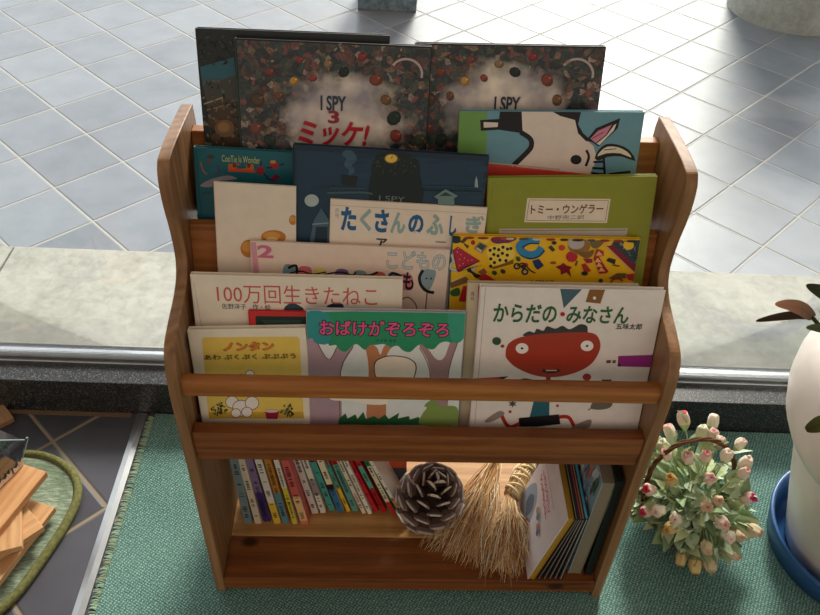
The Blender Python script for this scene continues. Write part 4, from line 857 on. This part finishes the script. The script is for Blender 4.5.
arc[0].z = arc[-1].z = .05; arc[0].x = max(arc[0].x, -.08)
ap = [V(p) for p in smooth_loop([tuple(p) for p in arc], 5, False)]
m = MB()
for s_ in (0, 2.09, 4.19):
    m.tube([p+V((math.cos(i*.5+s_)*.0022, math.sin(i*.5+s_)*.0026, math.cos(i*.5+s_)*.0012)) for i, p in enumerate(ap)], .0022, 6, C(104, 72, 48))
m.build('handle', MATTE_INK, bas)
GREENS = [C(180, 198, 164), C(158, 180, 138), C(200, 214, 186), C(134, 158, 116), C(190, 198, 152)]
def leaf(m, base, d, L, w, col, curl=.25):
    d = d.normalized(); s_ = d.cross(V((0, 0, 1)))
    if s_.length < .1: s_ = V((1, 0, 0))
    s_ = (Matrix.Rotation(random.uniform(-1, 1), 3, d) @ s_.normalized()); n = s_.cross(d)
    vs = []; K_ = 6
    for i in range(K_+1):
        f = i/K_; ww = w*math.sin(math.pi*min(.97, f**.8*.95+.04)); c_ = base+d*L*f+n*(-curl*L*f*f)
        vs += [c_-s_*ww+n*ww*.45, c_, c_+s_*ww+n*ww*.45]
    m.add(vs, [(3*i+j, 3*i+j+1, 3*i+4+j, 3*i+3+j) for i in range(K_) for j in (0, 1)], col, smooth=True)
buds = [(683.6, 418, 'r'), (713.3, 420.5, 'c'), (669.6, 430.7, 'p'), (741, 443.5, 'c'), (712.8, 435, 'p'), (719.6, 441.8, 'c'), (665.9, 454.6, 'p'), (688, 457, 'p'), (706, 455.5, 'k'), (671, 479.4, 'y'), (648.8, 489.6, 'r'), (710.2, 478.5, 'p'), (746, 462.3, 'c'), (744.4, 472.6, 'p'), (749.5, 498.2, 'm'), (718, 500.7, 't'), (646.2, 511.6, 'r'), (669.3, 528.7, 'y'), (675.2, 518.4, 'c'), (706.8, 506.5, 't'), (723, 523.5, 'p'), (754.6, 531.2, 't'), (729, 537, 'c'), (739, 536, 't'), (734, 553.4, 't'), (706.8, 548.3, 't'), (681.2, 559.4, 'y'), (695.7, 566.2, 'y'), (710.2, 565.4, 't'), (658, 511, 'c'), (727, 455, 'c'), (702.6, 432, 'g'), (656, 440, 'g'), (664, 446, 'g')]
BCOL = {'r': (C(206, 70, 96), C(232, 206, 190)), 'c': (C(232, 206, 190), C(232, 222, 200)), 'p': (C(220, 172, 162), C(230, 212, 194)), 'k': (C(220, 148, 144), C(228, 204, 188)), 'y': (C(196, 150, 80), C(206, 182, 124)), 'm': (C(190, 50, 100), C(226, 196, 184)), 't': (C(200, 164, 136), C(212, 194, 162)), 'g': (C(218, 220, 188), C(212, 222, 186))}
cen3 = V((0, 0, .125)); RAD = .105
fol = MB()
for i, (u, v, k) in enumerate(buds):
    d = wray(u, v); o_ = CAM-BC-cen3; a_ = d.dot(d); b_ = 2*o_.dot(d); c_ = o_.dot(o_)-RAD*RAD; disc = b_*b_-4*a_*c_
    tt = (-b_-math.sqrt(disc))/(2*a_) if disc > 0 else -b_/(2*a_)
    p = CAM+d*tt-BC
    if p.z < .018: p = wz(u, v, .018)-BC
    base = V((random.uniform(-.02, .02), random.uniform(-.02, .02), .055))
    ax = (p-base); ax.z -= .02; ax.normalize()
    if p.z < .06: ax = (ax+V((0, -.2, -.7))).normalized()
    L = .026*random.uniform(.9, 1.2); q = ax.to_track_quat('Z', 'Y').to_matrix().to_4x4(); q.translation = p-ax*L*.6
    tip, mid = BCOL[k]; gr = C(176, 190, 142) if k not in 'yt' else C(150, 146, 100)
    prof = [(.0018, -.004), (.0052, .001), (.0075, .006), (.0082, .011), (.0074, .016), (.0060, .0205), (.0036, .0225), (.0008, .0195)]
    sc = L/.022
    fb = MB(); fb.lathe([(r_*sc*.92, z_*sc) for r_, z_ in prof], 18, M=q, cols=[gr, gr, mid, mid, mid, tip, tip], wob=lambda a, f, i=i: 1+.22*math.sin(3*a+f*5+i)*f+.12*math.sin(5*a-f*3+2*i))
    for s_ in range(4):
        a = s_*1.57+.4; leaf(fb, q @ V((.003*math.cos(a), .003*math.sin(a), 0)), q.to_3x3() @ V((math.cos(a)*.35, math.sin(a)*.35, 1)), .015*sc, .0035*sc, gr, -.1)
    pts = [base, base.lerp(p, .5)+V((0, 0, .018)), p-ax*L*.62]
    if p.z < .06: pts[1] = base.lerp(p, .6)+V((0, 0, .05))
    fb.tube([V(x) for x in smooth_loop([tuple(x) for x in pts], 4, False)], .0011, 5, C(170, 180, 130))
    fb.build('flower_bud', MATTE_INK, bas)
    for s_ in range(3):
        f = random.uniform(.35, .9); leaf(fol, base.lerp(p, f)+V((0, 0, .012)), ax+V((random.gauss(0, .6), random.gauss(0, .6), random.gauss(.1, .4))), random.uniform(.022, .038), random.uniform(.006, .010), random.choice(GREENS))
for i in range(330):
    a = random.random()*6.283; r_ = .085*math.sqrt(random.random()); zz_ = .06+.10*random.random()*(1-r_/.11)
    leaf(fol, V((r_*math.cos(a), r_*math.sin(a), zz_)), V((math.cos(a)*.9, math.sin(a)*.9, random.uniform(-.3, 1))), random.uniform(.024, .037), random.uniform(.009, .0145), random.choice(GREENS), random.uniform(-.2, .6))
fo = fol.build('foliage', MATTE_INK, bas, 'pale felted green leaves'); fo['kind'] = 'stuff'

# ------------------------------------------------------------------ saucer, pot and plant at the right edge
SC = V((.775, .105, 0))
o = MB().lathe([(0, .002), (.128, .002), (.136, .006), (.147, .050), (.149, .053), (.154, .053), (.155, .049), (.145, .003), (.138, -.0002), (0, -.0002)], 64).build('plant_saucer', plain('blue glazed plastic', C(40, 84, 138), .35, .5, var=.08)); o.matrix_world = Matrix.Translation(SC)
tag(o, 'blue round saucer under the white plant pot at the right edge', 'saucer')
pot = thing('potted_plant', 'large white ceramic pot with a bulging rim and dried leaves at the right edge', 'potted plant', Matrix.Translation(SC+V((0, 0, .0025))))
cer = NT('cream ceramic'); n_ = cer.noise(cer.coord('Object', (3, 3, .8)), 3, 4); cer.bsdf(cer.ramp(n_, [(.3, C(214, 202, 188)), (.7, C(240, 232, 222))]), .35, .45)
MB().lathe([(0, 0), (.108, 0), (.116, .004), (.128, .05), (.150, .13), (.172, .215), (.181, .252), (.184, .256)], 64).build('pot_body', cer.m, pot)
MB().lathe([(.184, .254), (.196, .262), (.210, .290), (.2195, .33), (.2205, .365), (.214, .395), (.200, .418), (.184, .430), (.172, .428), (.166, .41), (.166, .34)], 64).build('pot_rim', cer.m, pot, 'bulging cream collar')
MB().lathe([(0, .39), (.08, .392), (.168, .385)], 24, C(44, 34, 26)).build('soil', MATTE_INK, pot)
def dry_leaf(px, wid, y, c0, c1, k):
    p = [wy(u, v, y+dy)-pot.location for u, v, dy in px]; p = [V(q) for q in smooth_loop([tuple(q) for q in p], 6, False)]; n = len(p); m = MB(); vs = []
    for i, q in enumerate(p):
        f = i/(n-1); d = (p[min(i+1, n-1)]-p[max(i-1, 0)]).normalized(); s_ = d.cross((CAM-SC-q).normalized()).normalized(); nn = s_.cross(d); ww = wid*(math.sin(math.pi*min(1, .12+f*.86))**.7)
        vs += [q-s_*ww+nn*ww*.5, q+nn*0, q+s_*ww+nn*ww*.5]
    for i in range(n-1):
        for j in (0, 1): m.add([vs[3*i+j], vs[3*i+j+1], vs[3*i+4+j], vs[3*i+3+j]], [(0, 1, 2, 3)], tuple(a+(b-a)*(i/(n-1)) for a, b in zip(c0, c1)), smooth=True)
    m.build('leaf', MATTE_INK, pot, k)
dry_leaf([(812, 317, 0), (798, 315, 0), (778, 317, 0), (756, 321, 0)], .0055, .08, C(70, 62, 52), C(64, 44, 36), 'brown withered leaf with a curled dark tip')
dry_leaf([(812, 317, 0), (802, 309, -.01), (790, 305, -.01), (775, 304, -.01)], .0085, .08, C(120, 96, 80), C(196, 140, 110), 'pinkish tan withered leaf')
dry_leaf([(860, 315, .02), (830, 296, 0), (818, 290, 0), (806, 285, 0)], .009, .08, C(70, 78, 50), C(60, 56, 46), 'olive leaf tip')
dry_leaf([(860, 345, .02), (835, 332, 0), (820, 328, 0), (806, 327.5, 0)], .007, .07, C(80, 90, 56), C(86, 96, 66), 'green leaf tip')
dry_leaf([(850, 414, -.02), (830, 421, -.01), (818, 425, 0), (806, 430, .01)], .010, -.02, C(120, 124, 60), C(74, 66, 40), 'olive leaf hanging over the pot rim')
m = MB(); st = [wy(u, v, .08)-pot.location for u, v in ((812, 317), (822, 328), (836, 342), (850, 352))]; st.append(V((0, 0, .39))); m.tube([V(q) for q in smooth_loop([tuple(q) for q in st], 4, False)], .003, 6, C(70, 60, 44)); m.build('stem', MATTE_INK, pot)

# ------------------------------------------------------------------ outside: round column and a box at the far edge
o = MB().lathe([(.247, 0), (.247, .55), (.245, .95), (0, .95)], 64).build('concrete_column', CONC); o.matrix_world = Matrix.Translation((1.535, 2.60, 0)); tag(o, 'round grey concrete column foot standing outside at the upper right', 'column')
tb = NT('galvanised steel'); n_ = tb.noise(tb.coord(), 60, 4, .7); tb.bsdf(tb.ramp(n_, [(.35, C(96, 112, 120)), (.65, C(146, 160, 166))]), .4, .4, .4)
box_ = thing('planter_box', 'speckled blue-grey box standing outside at the top edge of the picture', 'planter', Matrix.Translation((-.0935, 2.50, 0)))
MB().prism([(-.112, 0), (.112, 0), (.120, .26), (-.120, .26)], -.09, .09, 'y', b=.004).build('box_body', tb.m, box_)
m = MB()
for (a, b, c, d) in ((-.126, .126, -.098, -.086), (-.126, .126, .086, .098), (-.126, -.114, -.0855, .0855), (.114, .126, -.0855, .0855)): m.box(a, b, c, d, .25, .275, b=.002)
m.build('box_rim', tb.m, box_)

# ------------------------------------------------------------------ light and camera
w = bpy.data.worlds.new('porch sky'); bpy.context.scene.world = w; w.use_nodes = True; nt = w.node_tree; nt.nodes.clear()
def wn(t, **k):
    n = nt.nodes.new(t)
    for a, b in k.items(): setattr(n, a, b)
    return n
out = wn('ShaderNodeOutputWorld'); bg = wn('ShaderNodeBackground'); tc = wn('ShaderNodeTexCoord'); sx_ = wn('ShaderNodeSeparateXYZ'); nt.links.new(tc.outputs['Generated'], sx_.inputs[0])
def mr(src, a, b, c, d):
    n = wn('ShaderNodeMapRange', interpolation_type='SMOOTHSTEP'); nt.links.new(src, n.inputs[0]); n.inputs[1].default_value = a; n.inputs[2].default_value = b; n.inputs[3].default_value = c; n.inputs[4].default_value = d; return n.outputs[0]
def mu(a, b):
    n = wn('ShaderNodeMath', operation='MULTIPLY'); nt.links.new(a, n.inputs[0]); nt.links.new(b, n.inputs[1]); return n.outputs[0]
face = mr(sx_.outputs[1], -.05, .55, 0, 1); roof = mr(sx_.outputs[2], .50, .80, 1, 0)
mixc = wn('ShaderNodeMix', data_type='RGBA'); nt.links.new(mu(face, roof), mixc.inputs[0])
fill = wn('ShaderNodeMix', data_type='RGBA'); nt.links.new(mr(sx_.outputs[1], -.9, .15, 1, 0), fill.inputs[0]); fill.inputs[6].default_value = (.165, .148, .13, 1); fill.inputs[7].default_value = (.68, .58, .485, 1); nt.links.new(fill.outputs[2], mixc.inputs[6]); mixc.inputs[7].default_value = (2.95, 3.0, 3.08, 1)
nt.links.new(mixc.outputs[2], bg.inputs[0]); nt.links.new(bg.outputs[0], out.inputs[0]); bg.inputs[1].default_value = 1
sd = bpy.data.lights.new('hazy sun', 'SUN'); sd.energy = 4.8; sd.angle = R(14); sd.color = (1, .93, .81)
so = bpy.data.objects.new('hazy_sun', sd); COL.objects.link(so)
dirv = V((-.22, -1, -.74)).normalized(); so.rotation_euler = dirv.to_track_quat('-Z', 'Y').to_euler(); so.location = (0, 4, 4)
cd = bpy.data.cameras.new('camera'); cam = bpy.data.objects.new('camera', cd); COL.objects.link(cam)
cd.sensor_fit = 'HORIZONTAL'; cd.sensor_width = 36; cd.lens = FPX/820*36; cd.clip_start = .01; cd.clip_end = 60
Mc = Matrix((CR, CU, -CF)).transposed().to_4x4(); Mc.translation = CAM; cam.matrix_world = Mc
sc = bpy.context.scene; sc.camera = cam
sc.view_settings.view_transform = 'Standard'; sc.view_settings.look = 'None'; sc.view_settings.exposure = 0
